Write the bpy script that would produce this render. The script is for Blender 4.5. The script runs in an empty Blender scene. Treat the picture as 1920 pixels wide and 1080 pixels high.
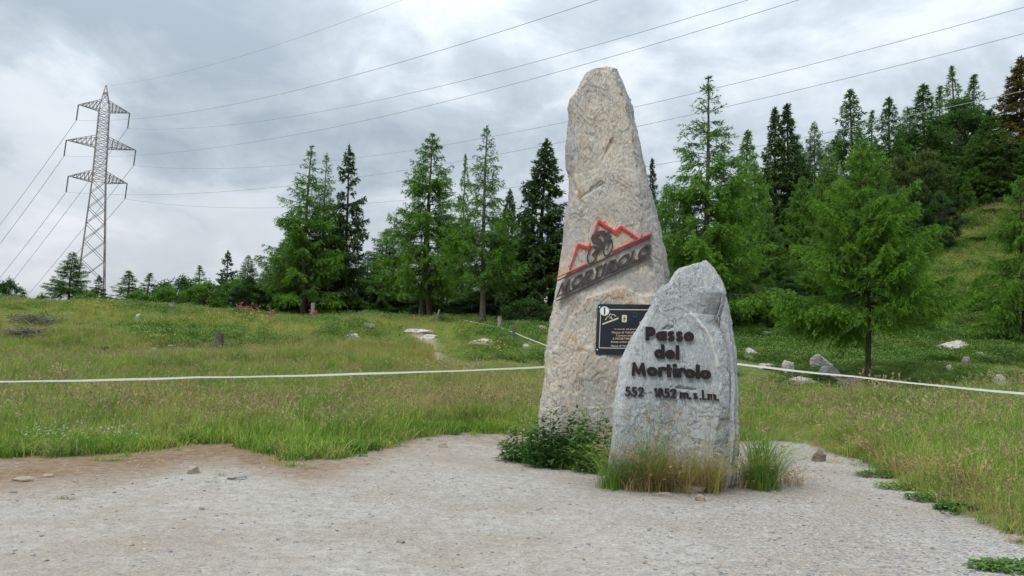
import bpy, bmesh, math, random
import numpy as np
from mathutils import Vector, Matrix
R = math.radians
SC = bpy.context.scene
COL = SC.collection
# ------------------------------------------------------------------ camera
F = 1450.0                                   # focal length in photo pixels (1920 wide)
PITCH, ROLL, EYE = R(5.2), R(1.5), 1.6
_f = Vector((0, math.cos(PITCH), math.sin(PITCH)))
_u0 = Vector((0, -math.sin(PITCH), math.cos(PITCH)))
_r0 = Vector((1, 0, 0))
_r = _r0*math.cos(ROLL) + _u0*math.sin(ROLL)
_u = _u0*math.cos(ROLL) - _r0*math.sin(ROLL)
cd = bpy.data.cameras.new('camera'); cam = bpy.data.objects.new('camera', cd); COL.objects.link(cam)
cd.sensor_width = 36; cd.lens = 36*F/1920; cd.clip_end = 8000; cd.clip_start = 0.05
M4 = Matrix.Identity(4)
for i in range(3):
    M4[i][0] = _r[i]; M4[i][1] = _u[i]; M4[i][2] = -_f[i]
M4[2][3] = EYE
cam.matrix_world = M4
SC.camera = cam
# ------------------------------------------------------------------ sky and sun
SUN_EL, SUN_AZ = R(52), R(215)               # azimuth clockwise from +Y : behind the camera to the left
w = bpy.data.worlds.new('World'); SC.world = w; w.use_nodes = True
nt = w.node_tree; nt.nodes.clear()
def nd(nt, t, ins=None, **kw):
    n = nt.nodes.new(t)
    for k, v in kw.items(): setattr(n, k, v)
    for k, v in (ins or {}).items():
        s = n.inputs[k]
        if isinstance(v, bpy.types.NodeSocket): nt.links.new(v, s)
        else: s.default_value = v
    return n
def ramp(nt, fac, stops, interp='LINEAR'):
    n = nt.nodes.new('ShaderNodeValToRGB'); n.color_ramp.interpolation = interp
    el = n.color_ramp.elements
    while len(el) < len(stops): el.new(0.5)
    for e, (p, c) in zip(el, stops):
        e.position = p; e.color = (*c, 1) if len(c) == 3 else c
    nt.links.new(fac, n.inputs[0]); return n.outputs[0]
def mixc(nt, fac, a, b, mode='MIX'):
    n = nt.nodes.new('ShaderNodeMix'); n.data_type = 'RGBA'; n.blend_type = mode
    for s, v in ((n.inputs[0], fac), (n.inputs[6], a), (n.inputs[7], b)):
        if isinstance(v, bpy.types.NodeSocket): nt.links.new(v, s)
        elif isinstance(v, (int, float)): s.default_value = v
        else: s.default_value = (*v, 1) if len(v) == 3 else v
    return n.outputs[2]
def mth(nt, op, a, b=0.0, c=None, clamp=False):
    n = nt.nodes.new('ShaderNodeMath'); n.operation = op; n.use_clamp = clamp
    for s, v in zip(n.inputs, (a, b, c)):
        if v is None: continue
        if isinstance(v, bpy.types.NodeSocket): nt.links.new(v, s)
        else: s.default_value = v
    return n.outputs[0]
def vm(nt, op, a, b):
    n = nt.nodes.new('ShaderNodeVectorMath'); n.operation = op
    for s, v in zip(n.inputs, (a, b)):
        if isinstance(v, bpy.types.NodeSocket): nt.links.new(v, s)
        else: s.default_value = v
    return n
def noise(nt, vec, scale, detail=5, rough=.55, dist=0.0):
    n = nd(nt, 'ShaderNodeTexNoise', {'Scale': scale, 'Detail': detail, 'Roughness': rough, 'Distortion': dist})
    if vec is not None: nt.links.new(vec, n.inputs['Vector'])
    return n.outputs['Fac']

def ray(px, py):
    return _f + _r*((px-960)/F) + _u*((540-py)/F)

sky = nd(nt, 'ShaderNodeTexSky', sky_type='NISHITA', sun_disc=False)
sky.sun_elevation = SUN_EL; sky.sun_rotation = SUN_AZ; sky.altitude = 1850; sky.dust_density = 2.0
tc = nd(nt, 'ShaderNodeTexCoord')
dirv = vm(nt, 'NORMALIZE', tc.outputs['Generated'], (0, 0, 0)).outputs[0]
sep = nd(nt, 'ShaderNodeSeparateXYZ', {0: dirv})
zc = mth(nt, 'MAXIMUM', sep.outputs[2], 0.0)
den = mth(nt, 'ADD', zc, 0.42)
px_ = mth(nt, 'DIVIDE', sep.outputs[0], den); py_ = mth(nt, 'DIVIDE', sep.outputs[1], den)
comb = nd(nt, 'ShaderNodeCombineXYZ', {0: px_, 1: py_, 2: 3.7})
n1 = noise(nt, comb.outputs[0], 1.55, 8, .58, .45)
comb2 = nd(nt, 'ShaderNodeCombineXYZ', {0: px_, 1: mth(nt, 'MULTIPLY', py_, 1.1), 2: 9.1})
n2 = noise(nt, comb2.outputs[0], 4.8, 7, .6, .4)
cl = mth(nt, 'ADD', mth(nt, 'MULTIPLY', n1, .62), mth(nt, 'MULTIPLY', n2, .38))
# broad masses of cloud: (pixel direction, size, brighter/darker)
for (bx, by, sz, am) in [(120, 190, .085, .20), (90, 420, .11, .20), (420, 130, .22, -.13), (60, 300, .07, -.09),
                         (250, 290, .10, -.07), (1600, 60, .24, .045), (1150, 150, .14, .0), (640, 60, .09, .06), (800, 330, .2, -.02), (30, 30, .12, -.10),
                         (450, 450, .09, .15), (250, 480, .15, .08)]:
    d = ray(bx, by).normalized()
    dt = vm(nt, 'DISTANCE', dirv, tuple(d)).outputs['Value']
    g = mth(nt, 'POWER', 2.718, mth(nt, 'MULTIPLY', mth(nt, 'POWER', mth(nt, 'DIVIDE', dt, sz), 2.0), -1.0))
    cl = mth(nt, 'ADD', cl, mth(nt, 'MULTIPLY', g, am))
cl = mth(nt, 'ADD', mth(nt, 'MULTIPLY', mth(nt, 'SUBTRACT', cl, .5), 1.45), .46)
ccol = ramp(nt, cl, [(.26, (.31, .365, .415)), (.42, (.44, .50, .55)), (.53, (.60, .65, .69)), (.66, (.65, .695, .73)), (.82, (.83, .855, .875))])
lift = mth(nt, 'ADD', mth(nt, 'MULTIPLY', zc, 1.60), 0.50)      # an overcast sky brightens towards the zenith
ccol = vm(nt, 'SCALE', ccol, (0, 0, 0)); nt.links.new(mth(nt, 'MULTIPLY', lift, 10.0), ccol.inputs['Scale'])
skc = mixc(nt, 0.92, sky.outputs[0], ccol.outputs[0])
bg = nd(nt, 'ShaderNodeBackground', {'Color': skc, 'Strength': 0.1})
nt.links.new(bg.outputs[0], nd(nt, 'ShaderNodeOutputWorld').inputs[0])
sl = bpy.data.lights.new('sun', 'SUN'); sun = bpy.data.objects.new('sun', sl); COL.objects.link(sun)
sl.energy = 1.5; sl.angle = R(14); sl.color = (1, .96, .9)
sd = Vector((math.sin(SUN_AZ)*math.cos(SUN_EL), math.cos(SUN_AZ)*math.cos(SUN_EL), math.sin(SUN_EL)))
sun.rotation_euler = sd.to_track_quat('Z', 'Y').to_euler()
SC.view_settings.view_transform = 'Standard'; SC.view_settings.look = 'None'
SC.view_settings.exposure = 0.56; SC.view_settings.gamma = 1.0; SC.view_settings.use_curve_mapping = False
SC.render.engine = 'CYCLES'
SC.cycles.max_bounces = 6; SC.cycles.transparent_max_bounces = 6; SC.cycles.use_denoising = True
SC.cycles.caustics_reflective = False; SC.cycles.caustics_refractive = False
# ------------------------------------------------------------------ helpers
def at(px, py, Y):
    d = ray(px, py); k = Y/d.y
    return Vector((d.x*k, Y, EYE + d.z*k))
def tag(o, label=None, cat=None, group=None, kind=None):
    if label: o['label'] = label
    if cat: o['category'] = cat
    if group: o['group'] = group
    if kind: o['kind'] = kind
    return o
def empty(name, loc, label, cat, group=None):
    o = bpy.data.objects.new(name, None); COL.objects.link(o); o.location = loc
    o.empty_display_size = .2
    return tag(o, label, cat, group)
def link(name, me, mat=None, parent=None):
    o = bpy.data.objects.new(name, me); COL.objects.link(o)
    if mat is not None:
        for m in (mat if isinstance(mat, (list, tuple)) else [mat]): me.materials.append(m)
    if parent is not None: o.parent = parent
    return o
def np_mesh(name, v, f, smooth=False, mats=None, attrs=None):
    v = np.asarray(v, np.float32); f = np.asarray(f, np.int32)
    me = bpy.data.meshes.new(name)
    n, k = f.shape
    me.vertices.add(len(v)); me.vertices.foreach_set('co', v.ravel())
    me.loops.add(n*k); me.loops.foreach_set('vertex_index', f.ravel())
    me.polygons.add(n); me.polygons.foreach_set('loop_start', np.arange(0, n*k, k, dtype=np.int32))
    if mats is not None: me.polygons.foreach_set('material_index', np.asarray(mats, np.int32))
    me.polygons.foreach_set('use_smooth', np.full(n, smooth, dtype=bool))
    for kx, a in (attrs or {}).items():
        at_ = me.attributes.new(kx, 'FLOAT', 'POINT'); at_.data.foreach_set('value', np.asarray(a, np.float32))
    me.update(calc_edges=True)
    return me
_rp = np.random.RandomState(5); _perm = np.concatenate([_rp.permutation(256)]*3)
_grad = _rp.normal(size=(256, 3)); _grad /= np.linalg.norm(_grad, axis=1)[:, None]
def perlin(p):
    p = np.asarray(p, float); i = np.floor(p).astype(int); f = p-i; i &= 255
    uu = f*f*f*(f*(f*6-15)+10); out = 0
    for dx in (0, 1):
        wx = uu[:, 0] if dx else 1-uu[:, 0]
        for dy in (0, 1):
            wy = uu[:, 1] if dy else 1-uu[:, 1]
            for dz in (0, 1):
                wz = uu[:, 2] if dz else 1-uu[:, 2]
                h = _perm[_perm[_perm[(i[:, 0]+dx) & 255]+((i[:, 1]+dy) & 255)]+((i[:, 2]+dz) & 255)]
                out = out + wx*wy*wz*(_grad[h]*(f-np.array([dx, dy, dz]))).sum(1)
    return out
def fbm(p, oct=4, gain=.5):
    a, s, t = 1.0, 0, 1.0
    p = np.asarray(p, float)
    for _ in range(oct):
        s = s + a*perlin(p*t + 17.3*t); a *= gain; t *= 2.03
    return s
def tubes(paths, sides=6, caps=False):
    V, Fc, n = [], [], 0
    for pts, rad in paths:
        pts = np.asarray(pts, float); m = len(pts); rad = np.broadcast_to(np.asarray(rad, float), (m,))
        tg = np.gradient(pts, axis=0); tg /= np.linalg.norm(tg, axis=1)[:, None]+1e-9
        ref = np.array([0, 0, 1.]) if abs(tg[:, 2]).mean() < .8 else np.array([1., 0, 0])
        a = np.cross(tg, ref); a /= np.linalg.norm(a, axis=1)[:, None]+1e-9; b = np.cross(tg, a)
        th = np.arange(sides)*2*np.pi/sides
        ring = pts[:, None] + rad[:, None, None]*(np.cos(th)[None, :, None]*a[:, None] + np.sin(th)[None, :, None]*b[:, None])
        V.append(ring.reshape(-1, 3))
        i = np.arange(m-1)[:, None]*sides; j = np.arange(sides)[None]
        q = np.stack([i+j, i+(j+1) % sides, i+sides+(j+1) % sides, i+sides+j], -1).reshape(-1, 4)+n
        Fc.append(q); n += m*sides
        if caps:
            for e, s in ((0, 1), (m-1, -1)):
                V.append(pts[e:e+1]); base = n-m*sides + e*sides if e else n-m*sides
                base = (n - m*sides) + e*sides
                jj = np.arange(sides)
                Fc.append(np.stack([base+jj, base+(jj+1) % sides, np.full(sides, n), np.full(sides, n)], -1)[:, ::1])
                n += 1
                # keep numbering consistent for the following paths
                if e == 0: 
                    n_keep = n
            # numbering of second cap uses ring start before caps
    return np.concatenate(V), np.concatenate(Fc)
def tube_mesh(name, paths, sides=6, smooth=True):
    v, f = tubes(paths, sides); return np_mesh(name, v, f, smooth)
def bars(paths):                              # square steel bars with closed ends: list of (a, b, width)
    V, Fc, n = [], [], 0
    for a, b, wd in paths:
        a = Vector(a); b = Vector(b); t = (b-a).normalized()
        x = t.cross(Vector((0, 0, 1)) if abs(t.z) < .9 else Vector((1, 0, 0))).normalized(); y = t.cross(x)
        for p in (a, b):
            for sx, sy in ((-1, -1), (1, -1), (1, 1), (-1, 1)): V.append(p + x*sx*wd/2 + y*sy*wd/2)
        for q in ((0, 1, 5, 4), (1, 2, 6, 5), (2, 3, 7, 6), (3, 0, 4, 7), (3, 2, 1, 0), (4, 5, 6, 7)): Fc.append([n+k for k in q])
        n += 8
    return np.array([tuple(v) for v in V]), np.array(Fc)
# ------------------------------------------------------------------ terrain
TY = [3, 9, 13, 16, 20, 24, 28, 33, 38, 44, 60, 90, 130, 220, 600, 3000]
TZ = {  # photo column: ground height at each distance
    -500: [0, 0, .05, .3, .9, 1.6, 2.3, 3.1, 3.9, 4.5, 4.2, 1, -6, -20, -60, -70],
    0:    [0, 0, .05, .25, .80, 1.40, 2.05, 2.85, 3.60, 4.15, 3.4, 0, -8, -25, -60, -70],
    400:  [0, 0, .0, .2, .70, 1.30, 1.95, 2.70, 3.30, 3.80, 3.4, 0, -8, -25, -60, -70],
    600:  [0, 0, .0, .15, .60, 1.20, 1.85, 2.60, 3.15, 3.65, 3.6, 1, -5, -20, -60, -70],
    835:  [0, 0, .0, .12, .52, 1.12, 1.90, 2.60, 3.05, 3.55, 4.0, 4, 2, -10, -60, -70],
    1000: [0, 0, .0, .12, .50, 1.05, 1.75, 2.40, 2.95, 3.55, 4.6, 7, 8, 0, -60, -70],
    1300: [0, 0, .05, .2, .60, 1.15, 1.80, 2.50, 3.20, 4.3, 8.2, 16, 20, 15, -40, -70],
    1450: [0, 0, .08, .25, .75, 1.40, 1.90, 2.60, 3.6, 5.2, 10, 20, 25, 22, -40, -70],
    1627: [0, 0, .12, .35, .70, 1.15, 1.75, 2.60, 3.7, 5.6, 11.5, 22, 28, 26, -40, -70],
    1850: [0, .02, .25, .5, .84, 1.25, 2.0, 3.1, 4.7, 7.0, 14, 25, 31, 30, -40, -70],
    2400: [0, .05, .3, .6, 1.0, 1.7, 2.8, 4.6, 7, 10, 19, 30, 36, 36, -40, -70]}
_cu = (np.array(sorted(TZ))-960)/F
_gu = np.linspace(-1.1, 1.1, 121); _gl = np.linspace(math.log(3), math.log(3000), 260)
_t1 = np.array([np.interp(np.exp(_gl), TY, TZ[k]) for k in sorted(TZ)])
_tab = np.array([np.interp(_gu, _cu, _t1[:, j]) for j in range(len(_gl))]).T
def _sm(a, ax, k):
    for _ in range(2):
        pad = [(0, 0), (0, 0)]; pad[ax] = (k, k); b = np.pad(a, pad, 'edge'); c = np.cumsum(b, ax)
        c = np.concatenate([np.zeros_like(np.take(c, [0], ax)), c], ax); n = a.shape[ax]
        a = (np.take(c, range(2*k+1, 2*k+1+n), ax)-np.take(c, range(0, n), ax))/(2*k+1)
    return a
_tab = _sm(_sm(_tab, 0, 3), 1, 3)
EDGE_PX = [(-700, 900), (-200, 872), (0, 862), (110, 858), (180, 856), (230, 850), (300, 845), (345, 836), (440, 834), (480, 848), (560, 860), (640, 857),
           (700, 846), (760, 832), (840, 824), (940, 822), (1000, 828), (1150, 835), (1300, 838), (1470, 846), (1510, 849), (1560, 864), (1620, 880), (1660, 903),
           (1740, 945), (1800, 966), (1870, 992), (1920, 1012), (2100, 1120)]
_e = []
for px, py in EDGE_PX:
    d = ray(px, py); k = -EYE/d.z; _e.append((d.x/d.y, d.y*k))
_e = np.array(_e)
def edgeY(u): return np.interp(u, _e[:, 0], _e[:, 1])
def H(x, y):
    x = np.atleast_1d(np.asarray(x, float)); y = np.atleast_1d(np.asarray(y, float))
    Y = np.clip(y, 3.0, 2990); u = np.clip(x/np.maximum(y, 3.0), -1.09, 1.09)
    a = (u+1.1)/2.2*120; b = (np.log(Y)-_gl[0])/(_gl[1]-_gl[0])
    i = np.clip(a.astype(int), 0, 119); j = np.clip(b.astype(int), 0, 258); fa = a-i; fb = b-j
    z = (_tab[i, j]*(1-fa)+_tab[i+1, j]*fa)*(1-fb)+(_tab[i, j+1]*(1-fa)+_tab[i+1, j+1]*fa)*fb
    md = np.clip((y-edgeY(u))/1.5, 0, 1)
    P = np.stack([x, y, np.zeros_like(x)], -1)
    z = z + md*(.05 + .10*fbm(P*.55, 3) + .55*np.clip((Y-16)/10, 0, 1)*fbm(P*.24+5, 3)) + (1-md)*.012*fbm(P*.9, 3)
    return z
def H1(x, y): return float(H(x, y)[0])
def on_ground(px, py):
    d = ray(px, py); t = np.geomspace(4, 300, 700); h = H(d.x*t, d.y*t); b = np.nonzero(EYE+d.z*t <= h)[0]
    k = b[0] if len(b) else 699
    return Vector((d.x*t[k], d.y*t[k], h[k]))
# ------------------------------------------------------------------ materials
def newmat(name, rough=.85, spec=.3):
    m = bpy.data.materials.new(name); m.use_nodes = True; nt = m.node_tree
    b = nt.nodes['Principled BSDF']; b.inputs['Roughness'].default_value = rough; b.inputs['Specular IOR Level'].default_value = spec
    return m, nt, b
def bump(nt, b, h, strength, dist):
    n = nd(nt, 'ShaderNodeBump', {'Strength': strength, 'Distance': dist, 'Height': h})
    prev = b.inputs['Normal']
    if prev.is_linked: nt.links.new(prev.links[0].from_socket, n.inputs['Normal'])
    nt.links.new(n.outputs[0], prev)
def simple(name, col, rough=.8, var=.25, scale=8, spec=.3, metallic=0):
    m, nt, b = newmat(name, rough, spec)
    g = nd(nt, 'ShaderNodeNewGeometry').outputs['Position']
    n = noise(nt, g, scale, 4)
    lo = tuple(c*(1-var) for c in col); hi = tuple(min(1, c*(1+var)) for c in col)
    nt.links.new(ramp(nt, n, [(.3, lo), (.7, hi)]), b.inputs['Base Color']); b.inputs['Metallic'].default_value = metallic
    bump(nt, b, n, .25, .01)
    return m
def stone_mat(name, cols, stain, stain_amt, fleck):
    m, nt, b = newmat(name, .88, .25)
    o = nd(nt, 'ShaderNodeTexCoord').outputs['Object']
    mp = nd(nt, 'ShaderNodeMapping', {'Vector': o, 'Scale': (1, 1, 1.0), 'Rotation': (0, R(35), 0)}).outputs[0]
    big = noise(nt, o, 1.1, 6, .6, .4)
    c = ramp(nt, big, [(.32, cols[0]), (.47, cols[1]), (.56, cols[2]), (.7, cols[3])])
    st = noise(nt, mp, 3.3, 7, .68, .9)
    sm = ramp(nt, st, [(.50, (0, 0, 0)), (.62, (1, 1, 1))])
    c = mixc(nt, mth(nt, 'MULTIPLY', sm, stain_amt), c, stain)
    pf = nd(nt, 'ShaderNodeMapping', {'Vector': o, 'Scale': (1.5, 1, .45), 'Rotation': (0, R(24), 0)}).outputs[0]
    pale = ramp(nt, noise(nt, pf, 4.2, 7, .62, .5), [(.50, (0, 0, 0)), (.60, (.55, .55, .55))]); c = mixc(nt, pale, c, cols[3])
    vd = nd(nt, 'ShaderNodeTexVoronoi', {'Scale': 2.1}, feature='DISTANCE_TO_EDGE'); wv = vm(nt, 'ADD', pf, nd(nt, 'ShaderNodeTexNoise', {'Vector': o, 'Scale': 3.0, 'Detail': 5.0}).outputs['Color'])
    nt.links.new(wv.outputs[0], vd.inputs['Vector'])
    ck = ramp(nt, vd.outputs['Distance'], [(.004, (.75, .75, .75)), (.016, (0, 0, 0))]); c = mixc(nt, ck, c, tuple(k*.35 for k in cols[0]))
    zz = nd(nt, 'ShaderNodeSeparateXYZ', {0: o}).outputs[2]
    mud = mth(nt, 'MULTIPLY', mth(nt, 'SUBTRACT', .62, mth(nt, 'ADD', zz, mth(nt, 'MULTIPLY', noise(nt, o, 3.0, 5), .5))), 2.2, clamp=True)
    c = mixc(nt, mth(nt, 'MULTIPLY', mud, .45 if name.endswith('gneiss') else 0.0), c, (.20, .165, .125))
    fs = nd(nt, 'ShaderNodeMapping', {'Vector': o, 'Scale': (1, 1, .42), 'Rotation': (0, R(28), 0)}).outputs[0]
    fl = noise(nt, fs, 30, 7, .72, 1.0)
    c = mixc(nt, ramp(nt, fl, [(.36, (.9, .9, .9)), (.47, (0, 0, 0))]), c, fleck[0])
    fl2 = noise(nt, fs, 44, 5, .7, .8)
    c = mixc(nt, ramp(nt, fl2, [(.55, (0, 0, 0)), (.66, (.75, .75, .75))]), c, fleck[1])
    nt.links.new(c, b.inputs['Base Color'])
    bump(nt, b, fl, .75, .03); bump(nt, b, noise(nt, fs, 90, 3, .6), .45, .008)
    return m, nt, b
def foliage_mat(name, lo, hi, trans=.25, attr=True):
    m, nt, b = newmat(name, .6, .2)
    oi = nd(nt, 'ShaderNodeObjectInfo').outputs['Random']
    pos = nd(nt, 'ShaderNodeNewGeometry').outputs['Position']
    n = noise(nt, pos, .9, 3)
    fac = mth(nt, 'ADD', mth(nt, 'MULTIPLY', n, .7), mth(nt, 'MULTIPLY', oi, .25))
    if attr:
        a = nd(nt, 'ShaderNodeAttribute', attribute_name='tint').outputs['Fac']
        fac = mth(nt, 'ADD', mth(nt, 'MULTIPLY', fac, .5), mth(nt, 'MULTIPLY', a, .6))
    c = ramp(nt, fac, [(.2, lo), (.8, hi)])
    nt.links.new(c, b.inputs['Base Color'])
    t = nd(nt, 'ShaderNodeBsdfTranslucent', {'Color': c})
    mx = nd(nt, 'ShaderNodeMixShader', {0: trans, 1: b.outputs[0], 2: t.outputs[0]})
    nt.links.new(mx.outputs[0], nt.nodes['Material Output'].inputs[0])
    return m
# ground: gravel, bare earth and meadow soil, told apart by painted-in attributes of the place itself
def ground_mat():
    m, nt, b = newmat('ground_surface', .95, .15)
    pos = nd(nt, 'ShaderNodeNewGeometry').outputs['Position']
    aD = nd(nt, 'ShaderNodeAttribute', attribute_name='dirt').outputs['Fac']
    aM = nd(nt, 'ShaderNodeAttribute', attribute_name='meadow').outputs['Fac']
    aG = nd(nt, 'ShaderNodeAttribute', attribute_name='grit').outputs['Fac']
    n1 = noise(nt, pos, .55, 6, .6); n2 = noise(nt, pos, 7, 6, .65); n3 = noise(nt, pos, 45, 4, .7)
    g = ramp(nt, n2, [(.3, (.262, .240, .210)), (.5, (.36, .337, .302)), (.7, (.445, .42, .38))])
    g = mixc(nt, ramp(nt, n1, [(.42, (0, 0, 0)), (.62, (.75, .75, .75))]), g, (.285, .235, .178))
    vo = nd(nt, 'ShaderNodeTexVoronoi', {'Vector': pos, 'Scale': 42.0, 'Randomness': 1.0})
    vs = nd(nt, 'ShaderNodeSeparateColor', {0: vo.outputs['Color']})
    peb = ramp(nt, vs.outputs[0], [(.0, (.11, .115, .12)), (.35, (.22, .22, .215)), (.75, (.33, .325, .31)), (1, (.46, .455, .43))])
    pm = mth(nt, 'MULTIPLY', ramp(nt, vs.outputs[1], [(.40, (0, 0, 0)), (.5, (1, 1, 1))]), mth(nt, 'ADD', .25, mth(nt, 'MULTIPLY', aG, .65)), clamp=True)
    g = mixc(nt, pm, g, peb)
    g = mixc(nt, ramp(nt, n3, [(.34, (.55, .55, .55)), (.44, (0, 0, 0))]), g, (.13, .122, .11))
    d = ramp(nt, n2, [(.3, (.125, .078, .045)), (.5, (.20, .132, .080)), (.7, (.265, .195, .130))])
    nd_ = mth(nt, 'MULTIPLY', aD, mth(nt, 'ADD', .45, n1), clamp=True)
    c = mixc(nt, nd_, g, d)
    s = ramp(nt, n2, [(.3, (.06, .085, .02)), (.5, (.10, .135, .035)), (.7, (.15, .165, .055))])
    c = mixc(nt, aM, c, s)
    aP = nd(nt, 'ShaderNodeAttribute', attribute_name='path').outputs['Fac']
    c = mixc(nt, aP, c, (.30, .235, .17))
    nt.links.new(c, b.inputs['Base Color'])
    bump(nt, b, vo.outputs['Distance'], .35, .012); bump(nt, b, noise(nt, pos, 2.4, 5, .6), .5, .12); bump(nt, b, n2, .7, .06); bump(nt, b, n3, .6, .012)
    return m
MG = ground_mat()
# ------------------------------------------------------------------ ground mesh
def build_ground():
    ys = np.concatenate([np.linspace(-25, 3, 15)[:-1], np.geomspace(3, 60, 250), np.geomspace(62, 4000, 46)])
    s = np.linspace(-1, 1, 331); s = np.sign(s)*np.abs(s)**1.25*1.5
    Yg, S = np.meshgrid(ys, s, indexing='ij'); X = S*(np.abs(Yg)+10)
    x, y = X.ravel(), Yg.ravel(); z = H(x, y)
    u = x/np.maximum(y, 3); e = edgeY(u)
    P = np.stack([x, y, 0*x], -1); nz = fbm(P*1.1, 4)
    d = y-e+nz*.35+.30*fbm(P*2.6+9, 3)                             # >0 meadow
    med = np.clip(d/.25+.3, 0, 1)
    near = np.clip(1.7*(1+d/np.interp(u, [-.7, -.35, -.1, .2, .35, .5], [3.4, 3.0, 2.0, 1.6, .4, .3])), 0, 1)
    dirt = near*np.interp(u, [-.7, -.3, -.12, .05, .25, .36, .5], [1.0, 1.0, .55, .75, .6, .25, .4])
    grit = np.clip(np.interp(u, [-.7, .1, .3, .6], [.15, .35, .8, 1.0])*np.interp(y, [4, 8, 13], [1, .7, .5]) + fbm(P*.35+3, 3)*.5, 0, 1)
    # worn trail on the slope
    tp = [on_ground(a, b) for a, b in ((778, 628), (800, 640), (806, 655), (815, 672))]
    tp = np.array([[p.x, p.y] for p in tp]); pth = np.zeros_like(x)
    for a, b in zip(tp[:-1], tp[1:]):
        ab = b-a; t = np.clip(((x-a[0])*ab[0]+(y-a[1])*ab[1])/(ab@ab), 0, 1)
        dd = np.hypot(x-a[0]-t*ab[0], y-a[1]-t*ab[1]); pth = np.maximum(pth, np.clip(1.3-dd/.32+nz*.5, 0, 1))
    V = np.stack([x, y, z], -1); ni, nj = Yg.shape
    i, j = np.meshgrid(np.arange(ni-1), np.arange(nj-1), indexing='ij'); k = (i*nj+j).ravel()
    Q = np.stack([k, k+1, k+nj+1, k+nj], -1)
    dm = d[Q].mean(1) > 0
    for nm, sel in (('meadow', dm), ('gravel_ground', ~dm)):
        q = Q[sel]; us, inv = np.unique(q, return_inverse=True)
        me = np_mesh(nm, V[us], inv.reshape(-1, 4), True, None, {'dirt': dirt[us], 'meadow': med[us], 'grit': grit[us], 'path': pth[us]})
        o = link(nm, me, MG); o['kind'] = 'structure'
        tag(o, 'sloping grassy alpine meadow behind the two standing stones' if nm == 'meadow' else 'pale gravel lay-by in front of the standing stones', 'meadow' if nm == 'meadow' else 'gravel')
build_ground()
# ------------------------------------------------------------------ standing stones
SURF = {}
def stone(name, label, left, right, Yf, thick, section, mat, top_taper, seed, nrows, feat, flat, rough=1.0):
    """left/right: outline pixels top to bottom; section: list of (fraction across, fraction of depth, columns to next)"""
    L = np.array([[p.x, p.z] for p in (at(a, b, Yf) for a, b in left)]); Rr = np.array([[p.x, p.z] for p in (at(a, b, Yf) for a, b in right)])
    zt = max(L[0, 1], Rr[0, 1]); zb = -.35
    z = zb+(zt-zb)*np.linspace(0, 1, nrows)
    o = np.argsort(L[:, 1]); xl = np.interp(z, L[o, 1], L[o, 0]); o = np.argsort(Rr[:, 1]); xr = np.interp(z, Rr[o, 1], Rr[o, 0])
    pts = []
    for k, (fx, fy, n) in enumerate(section):
        gx, gy, _ = section[(k+1) % len(section)]
        for t in np.arange(n)/n: pts.append((fx+(gx-fx)*t, fy+(gy-fy)*t))
    pts = np.array(pts); nc = len(pts)
    for _ in range(3): pts = .25*np.roll(pts, 1, 0)+.5*pts+.25*np.roll(pts, -1, 0)
    pts[:, 0] = (pts[:, 0]-pts[:, 0].min())/np.ptp(pts[:, 0])
    tp = np.clip((zt-z)/top_taper, 0, 1); dep = thick*(.45+.55*np.sqrt(1-(1-tp)**2))
    X = xl[:, None]+(xr-xl)[:, None]*pts[None, :, 0]
    Yv = Yf + dep[:, None]*pts[None, :, 1] + (thick-dep)[:, None]*.30
    Z = np.repeat(z[:, None], nc, 1)
    P = np.stack([X, Yv, Z], -1)
    dx = np.roll(P, -1, 1)-np.roll(P, 1, 1); dz = np.gradient(P, axis=0)
    N = np.cross(dx, dz); N /= np.linalg.norm(N, axis=2)[..., None]+1e-9
    q = P.reshape(-1, 3); n = N.reshape(-1, 3)
    base = np.stack([q[:, 0]*1.0+q[:, 2]*.35, q[:, 1]*1.4, q[:, 2]*.8-q[:, 0]*.25], -1)+seed
    lay = fbm(base*1.25, 4)                      # schist layers breaking off in steps
    st = lay*7; fr = st-np.floor(st); ter = (np.floor(st)+np.clip((fr-.30)/.22, 0, 1))/7
    rough = rough*flat(q)
    disp = .035*fbm(base*.9+4, 3) + (.115*(ter-lay*.3))*np.clip(rough, 0, 1) + rough*(.015*np.abs(fbm(base*5, 3)) + .014*fbm(np.stack([base[:, 0]*16, base[:, 1]*10, base[:, 2]*9], -1), 3) + .008*fbm(base*38, 2))
    disp = disp + feat(q, n)
    q = q + n*disp[:, None]
    V = q; i, j = np.meshgrid(np.arange(nrows-1), np.arange(nc), indexing='ij')
    Q = np.stack([i*nc+j, i*nc+(j+1) % nc, (i+1)*nc+(j+1) % nc, (i+1)*nc+j], -1).reshape(-1, 4)
    # cap the top with shrinking rings
    ring = V[-nc:]; cen = ring.mean(0); nr = 9; caps = [V]; off = (nrows-1)*nc; cur = len(V)
    for k in range(1, nr+1):
        s = 1-k/nr*.995; r_ = cen+(ring-cen)*s; r_[:, 2] += .03*(1-s*s)+.03*fbm(r_*5, 3); caps.append(r_)
        j = np.arange(nc); Q = np.concatenate([Q, np.stack([off+j, off+(j+1) % nc, cur+(j+1) % nc, cur+j], -1)]); off = cur; cur += nc
    V = np.concatenate(caps); fm_ = (n[:, 1] < -.6); SURF['tall' if Yf > 10.5 else 'small'] = q[fm_]
    base_pt = Vector((float(xl[0]+xr[0])/2, Yf+thick/2, 0))
    root = empty(name, base_pt, label, 'stone')
    o = link('stone_body', np_mesh('stone_body', V-np.array(base_pt), Q, True), mat, root)
    return root, base_pt
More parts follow.
